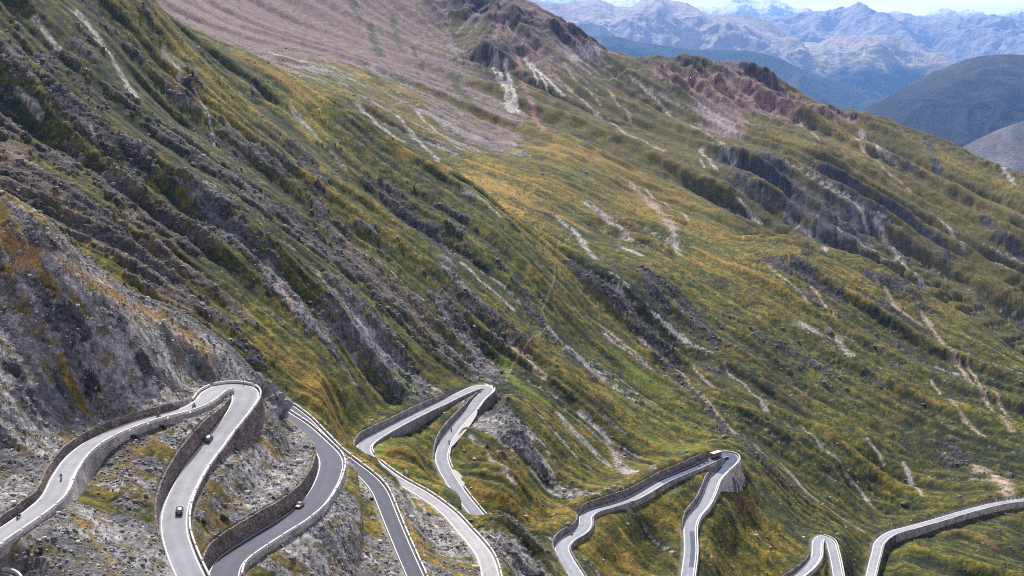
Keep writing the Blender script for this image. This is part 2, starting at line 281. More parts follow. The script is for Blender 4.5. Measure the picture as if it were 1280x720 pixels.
# ---------------------------------------------------------------- what covers the ground, by region
# u, v, rock, scree, warmth (green 0 .. orange 1), brightness, pink/brown, rock darkness
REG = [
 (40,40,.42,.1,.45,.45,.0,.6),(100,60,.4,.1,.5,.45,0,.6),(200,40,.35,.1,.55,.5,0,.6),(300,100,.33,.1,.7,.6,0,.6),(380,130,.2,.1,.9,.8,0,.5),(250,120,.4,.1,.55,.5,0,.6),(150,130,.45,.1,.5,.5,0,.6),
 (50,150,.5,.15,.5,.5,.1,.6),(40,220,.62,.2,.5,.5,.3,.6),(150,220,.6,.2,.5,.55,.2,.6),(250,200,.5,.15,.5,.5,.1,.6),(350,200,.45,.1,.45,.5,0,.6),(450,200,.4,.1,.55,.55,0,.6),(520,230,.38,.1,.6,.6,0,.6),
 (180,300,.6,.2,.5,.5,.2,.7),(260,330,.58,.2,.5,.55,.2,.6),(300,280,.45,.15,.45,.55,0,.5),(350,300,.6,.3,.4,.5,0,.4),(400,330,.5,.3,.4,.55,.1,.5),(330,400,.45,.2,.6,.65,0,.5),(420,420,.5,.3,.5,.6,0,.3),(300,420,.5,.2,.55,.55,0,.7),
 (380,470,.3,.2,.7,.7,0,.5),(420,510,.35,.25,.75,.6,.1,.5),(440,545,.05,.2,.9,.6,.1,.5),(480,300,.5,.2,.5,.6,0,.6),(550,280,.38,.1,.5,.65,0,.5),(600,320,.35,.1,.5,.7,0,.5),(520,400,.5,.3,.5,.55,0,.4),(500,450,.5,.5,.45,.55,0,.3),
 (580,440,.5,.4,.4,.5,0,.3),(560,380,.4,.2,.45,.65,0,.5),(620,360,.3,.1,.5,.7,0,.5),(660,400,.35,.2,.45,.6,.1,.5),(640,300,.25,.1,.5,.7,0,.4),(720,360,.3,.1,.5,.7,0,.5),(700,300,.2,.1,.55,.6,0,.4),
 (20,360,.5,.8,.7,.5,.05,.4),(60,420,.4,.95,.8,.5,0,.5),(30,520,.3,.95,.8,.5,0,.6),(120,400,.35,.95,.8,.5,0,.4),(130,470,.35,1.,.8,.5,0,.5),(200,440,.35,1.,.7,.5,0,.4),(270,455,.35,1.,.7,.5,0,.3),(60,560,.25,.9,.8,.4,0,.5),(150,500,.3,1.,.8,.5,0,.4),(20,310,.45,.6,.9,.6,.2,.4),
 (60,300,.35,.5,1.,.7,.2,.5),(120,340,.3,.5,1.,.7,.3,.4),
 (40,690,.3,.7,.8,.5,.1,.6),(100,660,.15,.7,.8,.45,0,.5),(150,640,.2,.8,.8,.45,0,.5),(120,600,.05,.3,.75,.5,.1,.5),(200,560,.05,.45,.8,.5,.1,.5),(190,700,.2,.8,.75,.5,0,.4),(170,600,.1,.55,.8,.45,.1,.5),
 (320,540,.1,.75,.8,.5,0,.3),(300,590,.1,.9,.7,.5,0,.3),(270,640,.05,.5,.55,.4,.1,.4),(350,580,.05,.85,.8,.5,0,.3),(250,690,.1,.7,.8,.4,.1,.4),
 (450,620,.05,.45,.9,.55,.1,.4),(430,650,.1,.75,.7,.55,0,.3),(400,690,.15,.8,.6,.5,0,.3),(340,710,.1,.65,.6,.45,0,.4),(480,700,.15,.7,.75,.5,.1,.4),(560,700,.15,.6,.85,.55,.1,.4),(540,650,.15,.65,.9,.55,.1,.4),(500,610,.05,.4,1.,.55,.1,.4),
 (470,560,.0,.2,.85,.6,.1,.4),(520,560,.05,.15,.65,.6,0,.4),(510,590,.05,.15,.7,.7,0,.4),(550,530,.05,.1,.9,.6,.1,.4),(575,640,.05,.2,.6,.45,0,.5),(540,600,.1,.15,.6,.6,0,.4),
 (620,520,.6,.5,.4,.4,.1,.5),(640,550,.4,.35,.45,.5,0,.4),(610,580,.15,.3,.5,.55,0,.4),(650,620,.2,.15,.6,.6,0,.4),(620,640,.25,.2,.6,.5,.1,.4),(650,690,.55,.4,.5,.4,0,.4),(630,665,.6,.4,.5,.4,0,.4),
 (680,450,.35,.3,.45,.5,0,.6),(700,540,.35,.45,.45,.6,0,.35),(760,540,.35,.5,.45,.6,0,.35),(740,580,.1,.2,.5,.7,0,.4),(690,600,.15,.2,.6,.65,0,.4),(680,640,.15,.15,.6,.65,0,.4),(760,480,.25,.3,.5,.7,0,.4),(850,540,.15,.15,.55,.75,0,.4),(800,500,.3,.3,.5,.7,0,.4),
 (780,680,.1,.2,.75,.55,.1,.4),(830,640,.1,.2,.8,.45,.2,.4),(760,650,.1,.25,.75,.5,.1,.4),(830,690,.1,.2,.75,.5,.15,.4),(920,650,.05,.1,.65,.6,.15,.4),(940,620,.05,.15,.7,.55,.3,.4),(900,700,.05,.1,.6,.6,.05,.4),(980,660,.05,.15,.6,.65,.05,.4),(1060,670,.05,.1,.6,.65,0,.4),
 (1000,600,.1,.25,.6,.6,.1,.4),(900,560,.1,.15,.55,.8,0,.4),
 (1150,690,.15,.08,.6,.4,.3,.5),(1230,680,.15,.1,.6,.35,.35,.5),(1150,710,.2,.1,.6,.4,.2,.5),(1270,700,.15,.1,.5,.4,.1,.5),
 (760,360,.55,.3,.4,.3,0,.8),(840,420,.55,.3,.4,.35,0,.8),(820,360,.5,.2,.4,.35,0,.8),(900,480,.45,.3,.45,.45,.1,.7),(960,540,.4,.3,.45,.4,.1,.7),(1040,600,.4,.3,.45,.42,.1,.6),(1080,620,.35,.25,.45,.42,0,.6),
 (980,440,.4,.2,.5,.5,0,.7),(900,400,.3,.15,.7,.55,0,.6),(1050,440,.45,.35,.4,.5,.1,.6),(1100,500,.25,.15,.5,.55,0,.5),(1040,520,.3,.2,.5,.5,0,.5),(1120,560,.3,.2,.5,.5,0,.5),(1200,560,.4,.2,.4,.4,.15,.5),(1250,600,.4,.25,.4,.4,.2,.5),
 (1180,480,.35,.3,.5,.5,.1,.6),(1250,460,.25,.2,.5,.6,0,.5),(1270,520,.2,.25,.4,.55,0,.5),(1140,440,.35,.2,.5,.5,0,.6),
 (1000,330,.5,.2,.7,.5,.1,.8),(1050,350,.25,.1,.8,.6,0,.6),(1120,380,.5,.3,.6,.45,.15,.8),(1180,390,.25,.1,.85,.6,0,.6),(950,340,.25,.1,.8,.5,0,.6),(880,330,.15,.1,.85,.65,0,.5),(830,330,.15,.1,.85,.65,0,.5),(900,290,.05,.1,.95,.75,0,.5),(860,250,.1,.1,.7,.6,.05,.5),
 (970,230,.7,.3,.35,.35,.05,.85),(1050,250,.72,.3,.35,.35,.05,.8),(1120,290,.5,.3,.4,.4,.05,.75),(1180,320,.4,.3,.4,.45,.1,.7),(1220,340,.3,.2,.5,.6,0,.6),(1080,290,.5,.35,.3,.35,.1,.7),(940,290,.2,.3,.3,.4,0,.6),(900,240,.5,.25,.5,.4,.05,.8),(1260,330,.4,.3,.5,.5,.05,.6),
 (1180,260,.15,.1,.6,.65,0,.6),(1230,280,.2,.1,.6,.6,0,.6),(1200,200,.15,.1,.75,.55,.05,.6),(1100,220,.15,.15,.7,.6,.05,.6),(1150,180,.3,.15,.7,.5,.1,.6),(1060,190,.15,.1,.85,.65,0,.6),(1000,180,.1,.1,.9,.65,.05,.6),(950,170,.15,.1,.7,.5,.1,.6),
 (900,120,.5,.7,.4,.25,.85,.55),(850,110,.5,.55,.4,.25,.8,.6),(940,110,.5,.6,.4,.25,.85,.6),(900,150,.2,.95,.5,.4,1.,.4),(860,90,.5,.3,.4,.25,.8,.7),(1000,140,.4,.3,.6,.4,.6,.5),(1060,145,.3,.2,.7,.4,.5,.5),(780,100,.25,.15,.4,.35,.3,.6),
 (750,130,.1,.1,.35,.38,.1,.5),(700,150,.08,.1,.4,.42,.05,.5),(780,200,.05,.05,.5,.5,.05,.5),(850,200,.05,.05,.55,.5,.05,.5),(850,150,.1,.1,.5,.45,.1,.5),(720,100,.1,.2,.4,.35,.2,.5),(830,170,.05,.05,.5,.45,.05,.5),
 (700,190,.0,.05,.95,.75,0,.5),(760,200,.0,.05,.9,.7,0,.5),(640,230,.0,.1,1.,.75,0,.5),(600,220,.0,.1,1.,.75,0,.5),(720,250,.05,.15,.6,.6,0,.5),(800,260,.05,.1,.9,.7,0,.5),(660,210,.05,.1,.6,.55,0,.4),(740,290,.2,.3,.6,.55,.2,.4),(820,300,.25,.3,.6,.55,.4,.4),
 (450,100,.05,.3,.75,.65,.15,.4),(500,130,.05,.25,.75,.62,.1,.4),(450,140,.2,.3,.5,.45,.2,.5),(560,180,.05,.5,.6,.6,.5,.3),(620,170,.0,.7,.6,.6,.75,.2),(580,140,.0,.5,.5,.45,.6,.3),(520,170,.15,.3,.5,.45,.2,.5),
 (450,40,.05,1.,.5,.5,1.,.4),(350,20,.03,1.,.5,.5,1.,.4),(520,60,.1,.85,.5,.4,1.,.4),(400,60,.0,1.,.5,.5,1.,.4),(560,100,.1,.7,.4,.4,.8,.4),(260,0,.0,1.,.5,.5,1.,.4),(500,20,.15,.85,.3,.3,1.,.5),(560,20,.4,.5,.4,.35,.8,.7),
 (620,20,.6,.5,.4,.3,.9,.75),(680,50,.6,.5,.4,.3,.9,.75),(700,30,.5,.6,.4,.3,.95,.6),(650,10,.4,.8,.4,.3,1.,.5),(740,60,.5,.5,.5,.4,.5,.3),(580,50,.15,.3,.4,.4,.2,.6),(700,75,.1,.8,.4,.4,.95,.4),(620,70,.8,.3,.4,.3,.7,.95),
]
FEAT = [  # kind, width in photo pixels, path
 ('g',7,[(97,14),(115,38),(135,66),(153,94),(170,120)]),('g',6,[(205,66),(222,83),(226,100)]),('r',14,[(240,90),(236,110),(229,128)]),('r',7,[(212,110),(213,122)]),('g',2.5,[(243,111),(257,135),(266,167),(269,184)]),
 ('g',6,[(365,135),(385,160),(406,184),(429,208)]),('r',10,[(8,55),(12,80)]),('r',10,[(50,72),(62,90),(60,100)]),('r',8,[(70,70),(72,84)]),('r',14,[(96,55),(112,72)]),('r',9,[(108,2),(120,14)]),('r',10,[(98,106),(112,116),(128,126)]),
 ('r',14,[(73,115),(90,139),(115,156),(132,174),(156,198),(178,222)]),('r',8,[(319,105),(317,125)]),('r',9,[(174,172),(190,186)]),('r',12,[(235,188),(252,205)]),('r',14,[(275,180),(296,195)]),('r',14,[(365,180),(382,192),(392,215),(400,232)]),
 ('g',5,[(44,22),(62,48),(76,64)]),('g',4,[(20,112),(42,130),(52,146)]),('r',8,[(182,8),(186,22)]),('g',4,[(112,160),(120,176)]),
 ('b',22,[(20,190),(45,225),(86,260),(124,294),(142,312),(169,327),(210,361),(232,380)]),('r',22,[(90,240),(124,280),(150,310)]),('b',16,[(161,275),(210,316),(247,346),(285,372),(305,395)]),('r',14,[(170,320),(200,350),(230,370)]),
 ('u',22,[(250,232),(270,262),(292,294),(319,320),(352,357),(375,395),(405,417)]),('p',5,[(335,330),(350,355),(366,390)]),('r',12,[(270,240),(285,262)]),('r',12,[(305,310),(322,326)]),('r',12,[(300,425),(316,440),(320,452)]),
 ('o',12,[(-5,292),(30,318),(75,335),(150,372),(202,399),(255,432)]),('p',6,[(70,318),(110,345),(160,378),(200,405),(240,425)]),('r',10,[(40,296),(62,306),(90,318)]),
 ('r',14,[(38,370),(50,384)]),('r',16,[(76,388),(98,402)]),('r',12,[(180,450),(196,462)]),('r',14,[(215,466),(245,486)]),('r',8,[(105,455),(118,462)]),('r',9,[(70,462),(84,472)]),('r',8,[(12,458),(26,464)]),('r',6,[(36,488),(56,498)]),('r',5,[(15,490),(40,505)]),('r',6,[(0,535),(12,540)]),
 ('u',12,[(60,330),(90,352),(130,380),(150,395)]),('u',14,[(25,360),(60,400),(90,430)]),('m',5,[(92,372),(110,395)]),('m',4,[(76,445),(95,463)]),('o',7,[(75,522),(98,534)]),('m',7,[(80,520),(96,532)]),
 ('b',24,[(411,286),(437,316),(475,354),(512,380),(531,406)]),('r',14,[(400,270),(425,300)]),('r',16,[(482,232),(498,258),(512,275),(550,301)]),('u',12,[(550,300),(561,339),(580,361),(590,380)]),('r',8,[(545,295),(556,320)]),
 ('u',22,[(425,366),(437,376),(475,410),(480,425)]),('u',30,[(420,395),(449,417),(494,462),(524,489)]),('u',22,[(556,380),(570,405),(585,430),(602,455),(612,470)]),('r',9,[(565,390),(575,410)]),
 ('r',16,[(608,388),(620,405),(632,417),(659,432)]),('u',8,[(600,380),(640,425)]),('r',13,[(655,375),(677,410),(707,440),(737,470)]),('r',9,[(618,318),(626,330)]),('g',6,[(580,330),(600,350),(640,385)]),('r',5,[(640,350),(662,370)]),
 ('g',5,[(580,237),(606,252),(625,271)]),('r',4,[(636,276),(666,305)]),('g',7,[(696,271),(719,290),(735,312),(745,324)]),('o',7,[(560,212),(610,230),(662,256),(711,275),(735,290)]),
 ('r',16,[(719,335),(745,350),(775,380),(812,417),(835,440)]),('r',14,[(805,342),(815,355),(827,380)]),('p',6,[(750,408),(779,429),(812,459)]),('p',8,[(640,436),(662,451),(680,470)]),
 ('g',8,[(700,520),(725,545),(760,580)]),('g',12,[(730,520),(760,550),(795,590)]),('r',6,[(760,545),(785,570),(800,580)]),('g',6,[(640,540),(680,575),(690,590)]),('g',5,[(560,600),(600,630)]),('g',6,[(590,550),(610,570),(640,600)]),('u',16,[(610,505),(640,530),(660,560)]),('g',4,[(660,585),(700,620)]),
 ('r',10,[(800,428),(845,468),(880,500),(950,575),(1000,620)]),('p',5,[(800,425),(845,462),(875,492),(950,564),(1006,612),(1055,650),(1080,664)]),('p',4,[(867,459),(894,485)]),('g',5,[(905,455),(930,480),(957,511)]),
 ('r',9,[(978,432),(1000,445),(1025,462),(1040,474)]),('r',8,[(988,478),(1008,494)]),('r',10,[(1085,470),(1100,482)]),('g',10,[(1000,405),(1045,425),(1060,440)]),
 ('p',6,[(1141,380),(1158,400),(1175,425),(1201,462),(1231,496),(1265,537)]),('p',4,[(1164,477),(1197,511),(1231,545)]),('p',3.5,[(1209,451),(1250,507),(1280,530)]),('r',12,[(1125,432),(1142,448)]),('r',8,[(1112,455),(1130,464)]),
 ('g',4,[(1002,534),(1025,556),(1050,575)]),('g',4,[(1085,549),(1104,579)]),('g',5,[(1130,579),(1152,620)]),('r',12,[(1190,562),(1210,578)]),('p',16,[(1225,585),(1250,602),(1262,622)]),('g',8,[(1062,598),(1075,612),(1089,631)]),('g',4,[(975,580),(1005,610)]),
 ('r',20,[(905,190),(915,205),(927,228),(945,245)]),('r',30,[(955,200),(970,215),(985,235),(1000,262)]),('r',24,[(1000,262),(1025,280),(1042,292)]),('r',28,[(1030,205),(1050,225),(1070,240),(1088,262)]),('r',16,[(1085,285),(1060,295),(1045,300)]),
 ('r',16,[(1110,250),(1125,268),(1145,288),(1170,302),(1182,321)]),('g',5,[(877,188),(886,200),(894,211)]),('g',3,[(875,199),(881,209)]),('g',5,[(908,190),(918,204)]),('g',4,[(924,250),(937,265),(950,280)]),('g',4,[(980,269),(1014,295),(1032,314)]),
 ('g',8,[(1095,278),(1108,306),(1126,329),(1152,359)]),('g',4,[(1070,255),(1085,290)]),('g',5,[(1077,164),(1100,186),(1119,205)]),('p',3.5,[(1044,152),(1077,182),(1104,211),(1137,239)]),('p',3,[(999,149),(1025,179)]),
 ('r',9,[(1158,175),(1164,186)]),('r',9,[(1168,200),(1172,215)]),('r',9,[(1133,200),(1142,210)]),('g',5,[(1254,209),(1262,222),(1269,231)]),('r',10,[(1235,275),(1248,292),(1268,312),(1280,329)]),('g',4,[(1175,275),(1190,290),(1205,310)]),
 ('r',16,[(958,325),(975,330),(995,333),(1017,351),(1044,370)]),('p',4,[(961,332),(985,352),(1010,377)]),('p',4,[(1014,359),(1044,396)]),('r',16,[(1080,344),(1105,352),(1130,356),(1156,385)]),('r',12,[(1085,370),(1119,392)]),('p',5,[(1095,350),(1120,385),(1150,405)]),
 ('p',4,[(807,237),(830,253),(856,269),(886,291)]),('g',7,[(837,280),(843,300),(849,317)]),('p',12,[(790,230),(820,262),(840,285)]),('r',18,[(811,344),(845,370),(875,400),(890,430)]),('g',10,[(735,255),(760,275),(785,300)]),('g',8,[(780,310),(800,318)]),
 ('k',28,[(574,7),(600,16),(643,21),(671,38),(712,49),(747,56)]),('k',30,[(594,76),(615,68),(640,60)]),('x',7,[(618,82),(626,104),(640,139)]),('x',5,[(632,82),(640,110),(648,140)]),('f',6,[(646,73),(657,115),(668,145),(680,163)]),('x',4,[(657,73),(678,94),(702,118)]),('x',2,[(662,80),(672,105)]),('x',2,[(672,90),(684,115)]),
 ('p',5,[(664,69),(690,92),(712,111),(747,146),(782,167),(830,188)]),('p',3,[(705,80),(733,111),(750,130)]),('p',3.5,[(761,112),(789,153)]),('p',3.5,[(789,97),(830,135),(870,160),(905,180)]),('g',9,[(712,73),(730,68),(750,62)]),
 ('g',6,[(445,128),(469,153),(504,177)]),('g',5,[(469,128),(504,153),(546,198),(560,215)]),('g',4,[(521,139),(549,167)]),('q',12,[(532,139),(560,155),(590,170),(643,180)]),('o',8,[(505,190),(556,212),(608,222),(643,243)]),('o',9,[(643,187),(695,182),(747,198),(800,218),(850,245)]),
 ('o',6,[(400,73),(452,94),(500,110),(540,130)]),('g',4,[(330,62),(400,86),(455,108)]),('o',9,[(300,70),(350,95),(385,122)]),('o',6,[(190,5),(240,35),(300,66)]),
 ('f',6,[(885,145),(892,162)]),('f',6,[(918,130),(930,165)]),('k',14,[(850,80),(870,95),(890,100)]),('k',12,[(905,110),(915,130)]),('k',14,[(930,85),(955,100),(975,118)]),('k',8,[(800,75),(820,85),(835,100)]),('h',26,[(835,95),(870,108),(910,118),(945,122),(985,132)]),('q',20,[(875,130),(900,150),(915,165)]),('h',14,[(985,125),(1030,140),(1070,148)]),('k',8,[(1040,136),(1065,145),(1085,150)]),
 ('d',8,[(455,80),(475,105)]),('d',5,[(490,20),(500,60)]),('d',6,[(440,0),(448,22)]),('d',6,[(462,30),(475,70)]),('d',9,[(565,95),(590,130)]),('d',4,[(515,60),(530,90)]),
 # foreground patches
 ('m',14,[(115,585),(140,575),(170,560)]),('m',9,[(190,548),(225,530)]),('m',12,[(60,655),(85,650),(110,665)]),('o',6,[(95,660),(130,690),(145,708)]),('m',10,[(5,690),(40,672),(70,655)]),('b',8,[(28,700),(50,690)]),('r',4,[(28,702),(38,690)]),('r',4,[(38,708),(50,694)]),('r',4,[(48,714),(60,700)]),
 ('m',10,[(250,625),(275,630),(300,640)]),('m',8,[(262,665),(280,668)]),('m',8,[(300,500),(330,540)]),('o',8,[(310,540),(340,570)]),
 ('g',7,[(405,640),(440,670),(475,700)]),('g',5,[(385,655),(420,690),(440,715)]),('g',5,[(355,695),(390,715)]),('g',4,[(505,610),(540,645),(570,690)]),('g',5,[(490,600),(520,640),(545,670),(580,705)]),('o',5,[(470,615),(500,650),(530,690)]),
 ('d',10,[(560,622),(585,645)]),('d',6,[(545,618),(560,626)]),('d',5,[(590,540),(600,560)]),('d',12,[(820,655),(835,668)]),('n',10,[(775,445),(800,470),(830,490)]),('n',8,[(800,545),(840,560),(870,560)]),('n',9,[(470,560),(480,552)]),('n',8,[(500,470),(515,490)]),('n',7,[(630,450),(645,480),(680,500)]),
 ('v',5,[(905,605),(925,620),(945,640)]),('v',7,[(1210,665),(1240,680)]),
 # footpath zigzags above the third hairpin
 ('w',1.0,[(632,478),(636,466),(641,455),(660,430),(685,406),(677,387),(692,354),(694,327),(680,312),(707,301),(714,292)]),('w',1.2,[(647,269),(657,262)]),('w',1.2,[(669,286),(681,279)]),('w',1.2,[(400,102),(470,125),(560,133),(600,150)]),('w',1.0,[(740,98),(775,92),(800,88)]),
]
COL = {'h':(.13,.08,.066),'g':(.30,.285,.27),'r':(.034,.032,.034),'p':(.30,.235,.19),'o':(.23,.145,.035),'b':(.095,.075,.068),'u':(.09,.088,.096),'k':(.035,.026,.024),'x':(.38,.37,.35),'f':(.21,.125,.095),
       'q':(.25,.21,.225),'d':(.035,.045,.014),'n':(.10,.135,.018),'m':(.12,.085,.018),'v':(.12,.07,.04),'w':(.20,.175,.11)}
rw = np.array([(hit(u, v)[0], hit(u, v)[1], *r) for u, v, *r in REG])
xr = np.stack([rw[:,0]/rw[:,1], np.log(rw[:,1])*0.28], 1)
cx = np.stack([PPc, LLc*0.28], -1).reshape(-1, 2)
acc = np.zeros((len(cx), 6)); ws = np.zeros((len(cx),1))
for i in range(len(xr)):
    d2 = ((cx-xr[i])**2).sum(1); w = 1/(d2+0.0004)**2; w = w[:,None]
    acc += w*rw[i,2:]; ws += w
acc /= ws
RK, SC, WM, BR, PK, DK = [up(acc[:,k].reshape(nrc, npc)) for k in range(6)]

# ribs and gullies: strong where the ground is rocky, faint on the meadow benches
rug = np.clip(.08 + 1.7*RK + 1.25*fbm(Xg/95, Yg/80, 3, 77), .12, 1.6)*(1-.85*np.clip(PK*(.35+SC)*.8,0,1)*farw*(1-sstep(.28,.45,RK)))*(1-.65*sstep(.66,.9,WM)*sstep(800,1000,Yg))
Zs = Z0 + softc(S1)*(4.8+7.0*farw)*(.25+.75*rug)*(1-.45*sstep(430,330,Yg)) + softc(S2)*(2.8-.7*farw)*rug*(1-.7*sstep(430,330,Yg))
Tg = T_of(Zs)
# ---------------------------------------------------------------- masks
nearS = sstep(560, 430, Yg)
Xn = Xg - .8*Zs; Yn = Yg + 1.1*Zs      # sheared so that steep faces get their own pattern
N1 = fbm(Xg/24, Yg/24, 5, 41, .6); N2 = fbm(Xn/8.5, Yn/8.5, 4, 51, .6); N3 = fbm(Xn/2.2, Yn/2.2, 3, 61, .65); N0 = fbm(Xg/110, Yg/110, 3, 71)
crag = .45*fbm(Xn/16, Yn/16, 5, 81, .58, ridged=True) + .16*SK; fine = fbm(Xn/4.2, Yn/4.2, 4, 91, .6, ridged=True)
# patchiness that leans along the fall: mixes streak fields with round noise
PA = 0.55*N1*2.0 + 0.34*softc(S2)*.8 + 0.25*softc(S3)*.6 + .35*N2
rockf = PA*0.9 - 0.15*softc(S1) + (RK-0.5)*2.4 - .22 + .12*nearS
rock = sstep(-.03, .10, rockf + .12*N3 + .03*S4)
scf = -0.55*softc(S2) - 0.35*softc(S3)*.8 + 0.5*N1 + .45*N2 + .35*N3 + (SC-0.5)*3.2
scree = sstep(-.12, .16, scf)
def mix(a, b, m): return a*(1-m[...,None]) + b*m[...,None]
def c3(*c): return np.array(c, float)
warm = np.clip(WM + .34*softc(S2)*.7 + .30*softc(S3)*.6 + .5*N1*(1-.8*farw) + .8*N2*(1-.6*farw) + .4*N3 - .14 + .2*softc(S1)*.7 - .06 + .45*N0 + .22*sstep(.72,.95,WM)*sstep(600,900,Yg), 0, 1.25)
g0, g1, g2 = c3(.028,.036,.006), c3(.098,.096,.010), c3(.27,.168,.026)
w1 = np.clip(warm/.62, 0, 1); w2 = np.clip((warm-.62)/.6, 0, 1)
grass = mix(mix(np.broadcast_to(g0, Xg.shape+(3,)), g1, w1), g2, w2)
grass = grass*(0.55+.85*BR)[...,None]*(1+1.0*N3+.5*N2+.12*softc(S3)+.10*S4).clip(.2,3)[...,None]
dead = sstep(.1,.45, N2+.3*softc(S3)); grass = grass*(1+.45*fbm(Xg/70, Yg/70, 3, 171)-.08*sstep(.0,.3,N1))[...,None]
grass = mix(grass, c3(.12,.095,.045)*(1+.6*N3)[...,None], dead*.4)
tuft = sstep(.22,.42, fbm(Xn/3.6, Yn/3.6, 3, 131, .6) - .12*(1-BR)); grass = mix(grass, c3(.04,.047,.016), tuft*.7)
patch = sstep(.1,.4, fbm(Xn/20, Yn/20, 3, 141, .6)+.15*softc(S2)); grass = mix(grass, grass*c3(.58,.68,.66), patch*(1-.75*farw))
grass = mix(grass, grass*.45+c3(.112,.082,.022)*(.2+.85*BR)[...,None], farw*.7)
screec = mix(np.broadcast_to(c3(.235,.235,.24), Xg.shape+(3,)), c3(.115,.117,.13), sstep(-.3,.4, N1+.4*softc(S2)))
screec = mix(screec, c3(.145,.105,.098), np.clip(PK*1.3,0,1))
screec = screec*(.95+1.1*N3*(1-.6*farw)+.4*N2+.14*softc(S3)+.1*S4).clip(.15,3)[...,None]
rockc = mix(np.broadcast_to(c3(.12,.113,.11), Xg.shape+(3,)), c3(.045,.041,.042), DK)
rockc = mix(rockc, c3(.085,.052,.042), np.clip(PK,0,1)*.8)
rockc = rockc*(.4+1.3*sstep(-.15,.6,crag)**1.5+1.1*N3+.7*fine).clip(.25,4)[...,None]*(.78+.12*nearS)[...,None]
ginrock = sstep(.05,.35, fbm(Xn/6, Yn/6, 3, 101)+.2*softc(S3)-.1)
grass = grass*c3(.84,.84,.66); alb = grass; 
rockh = rock*(1-.75*ginrock*(1-SC*.6))
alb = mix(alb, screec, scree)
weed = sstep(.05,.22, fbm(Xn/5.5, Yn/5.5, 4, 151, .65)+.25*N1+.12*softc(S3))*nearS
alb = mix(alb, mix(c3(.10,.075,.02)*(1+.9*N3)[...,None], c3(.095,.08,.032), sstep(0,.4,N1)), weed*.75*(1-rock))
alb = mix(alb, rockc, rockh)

bigc = .6*fbm(Xg/75, Yg/75, 3, 181, .45, ridged=True)+.1*softc(S2)
ZD = np.zeros_like(Xg)           # relief added by what the cover is
featR = np.zeros_like(Xg)
for kind, wpx, path in FEAT:
    P3 = [hit(u, v) for u, v in path]
    P3 = np.array(P3)
    # cut where the path jumps over a crest
    for a, b in zip(P3[:-1], P3[1:]):
        if abs(math.log(b[1]/a[1])) > .35: continue
        wm = wpx*0.5*(a[1]+b[1])/F
        mg = wm*3.2 + 2
        p0, p1 = min(a[0]/a[1], b[0]/b[1]) - mg/a[1], max(a[0]/a[1], b[0]/b[1]) + mg/a[1]
        y0, y1 = min(a[1], b[1]) - mg*1.5, max(a[1], b[1]) + mg*1.5
        j0, j1 = np.searchsorted(pc, [p0, p1]); i0, i1 = np.searchsorted(lrows, [math.log(max(y0,151)), math.log(min(y1,3390))])
        if j1 <= j0 or i1 <= i0: continue
        sl = (slice(i0,i1), slice(j0,j1)); x = Xg[sl]; y = Yg[sl]
        # distances count less along the line of sight's depth, which the slope foreshortens
        vx, vy = b[0]-a[0], b[1]-a[1]; L2 = vx*vx+vy*vy+1e-9
        t = np.clip(((x-a[0])*vx+(y-a[1])*vy)/L2, 0, 1)
        wob = 1.3*N2[sl]+1.0*N1[sl]+.9*N3[sl]+.35*softc(S3[sl])
        d = np.hypot(x-a[0]-t*vx, (y-a[1]-t*vy)*0.72)/(wm*.62)
        soft = {'o':1.4,'m':.9,'n':1.6,'d':1.0,'v':1.3,'w':.5}.get(kind, .45)
        if kind == 'w': wob = .3*N3[sl]
        m = sstep(1+soft, 1-soft*.6, d + wob*1.25)
        if kind in 'ombnd v': m = m*.8
        if kind in 'gpq': m = m*np.clip(.35+1.1*sstep(-.25,.2,N2[sl]+.6*N3[sl]), 0, 1)
        if kind in 'rkubh':
            keep = (1-.55*ginrock[sl]) if kind != 'k' else 1.; m = m*keep
            featR[sl] = np.maximum(featR[sl], m)
        col = c3(*COL[kind])
        tex = (1+.75*N3[sl]+.35*N2[sl]) if kind not in 'rkubh' else (.35+1.5*sstep(-.15,.6,crag[sl])**1.5+1.1*N3[sl]+.7*fine[sl]).clip(.25,4)
        alb[sl] = mix(alb[sl], col*tex[...,None], m)
        ms = sstep(2.2, .3, d)
        if kind == 'k': ZD[sl] += ms*(2+13*bigc[sl])
        if kind == 'h': ZD[sl] += ms*(1.5*softc(S2[sl])+7*bigc[sl])
        if kind in 'gpfx': ZD[sl] -= m*.5*(1+.6*farw[sl]) *0.15
# rock outcrops stand out of the turf
rk = np.maximum(rockh, featR)
rkw = rk
ZD += rkw*((crag*.5+.5)*3.5*(1-.5*sstep(450,330,Yg)) + fine*.28 + .12*N3 + .12*S4)*(1-.55*farw) - rkw*.8 + RK*farw*7*bigc
ZD += (1-rkw)*(N2*.18*(1-.9*farw) + (N3*.06+fine*.04)*(1-farw)*(1+3.5*scree*nearS) + .05*S4*(1-.8*farw))
ZD += softc(S3)*(.7-.3*farw)*rug*(1-.5*sstep(420,300,Yg)) + N1*(1.2-1.1*farw)*(1-.4*sstep(430,330,Yg))
Z = Zs + ZD

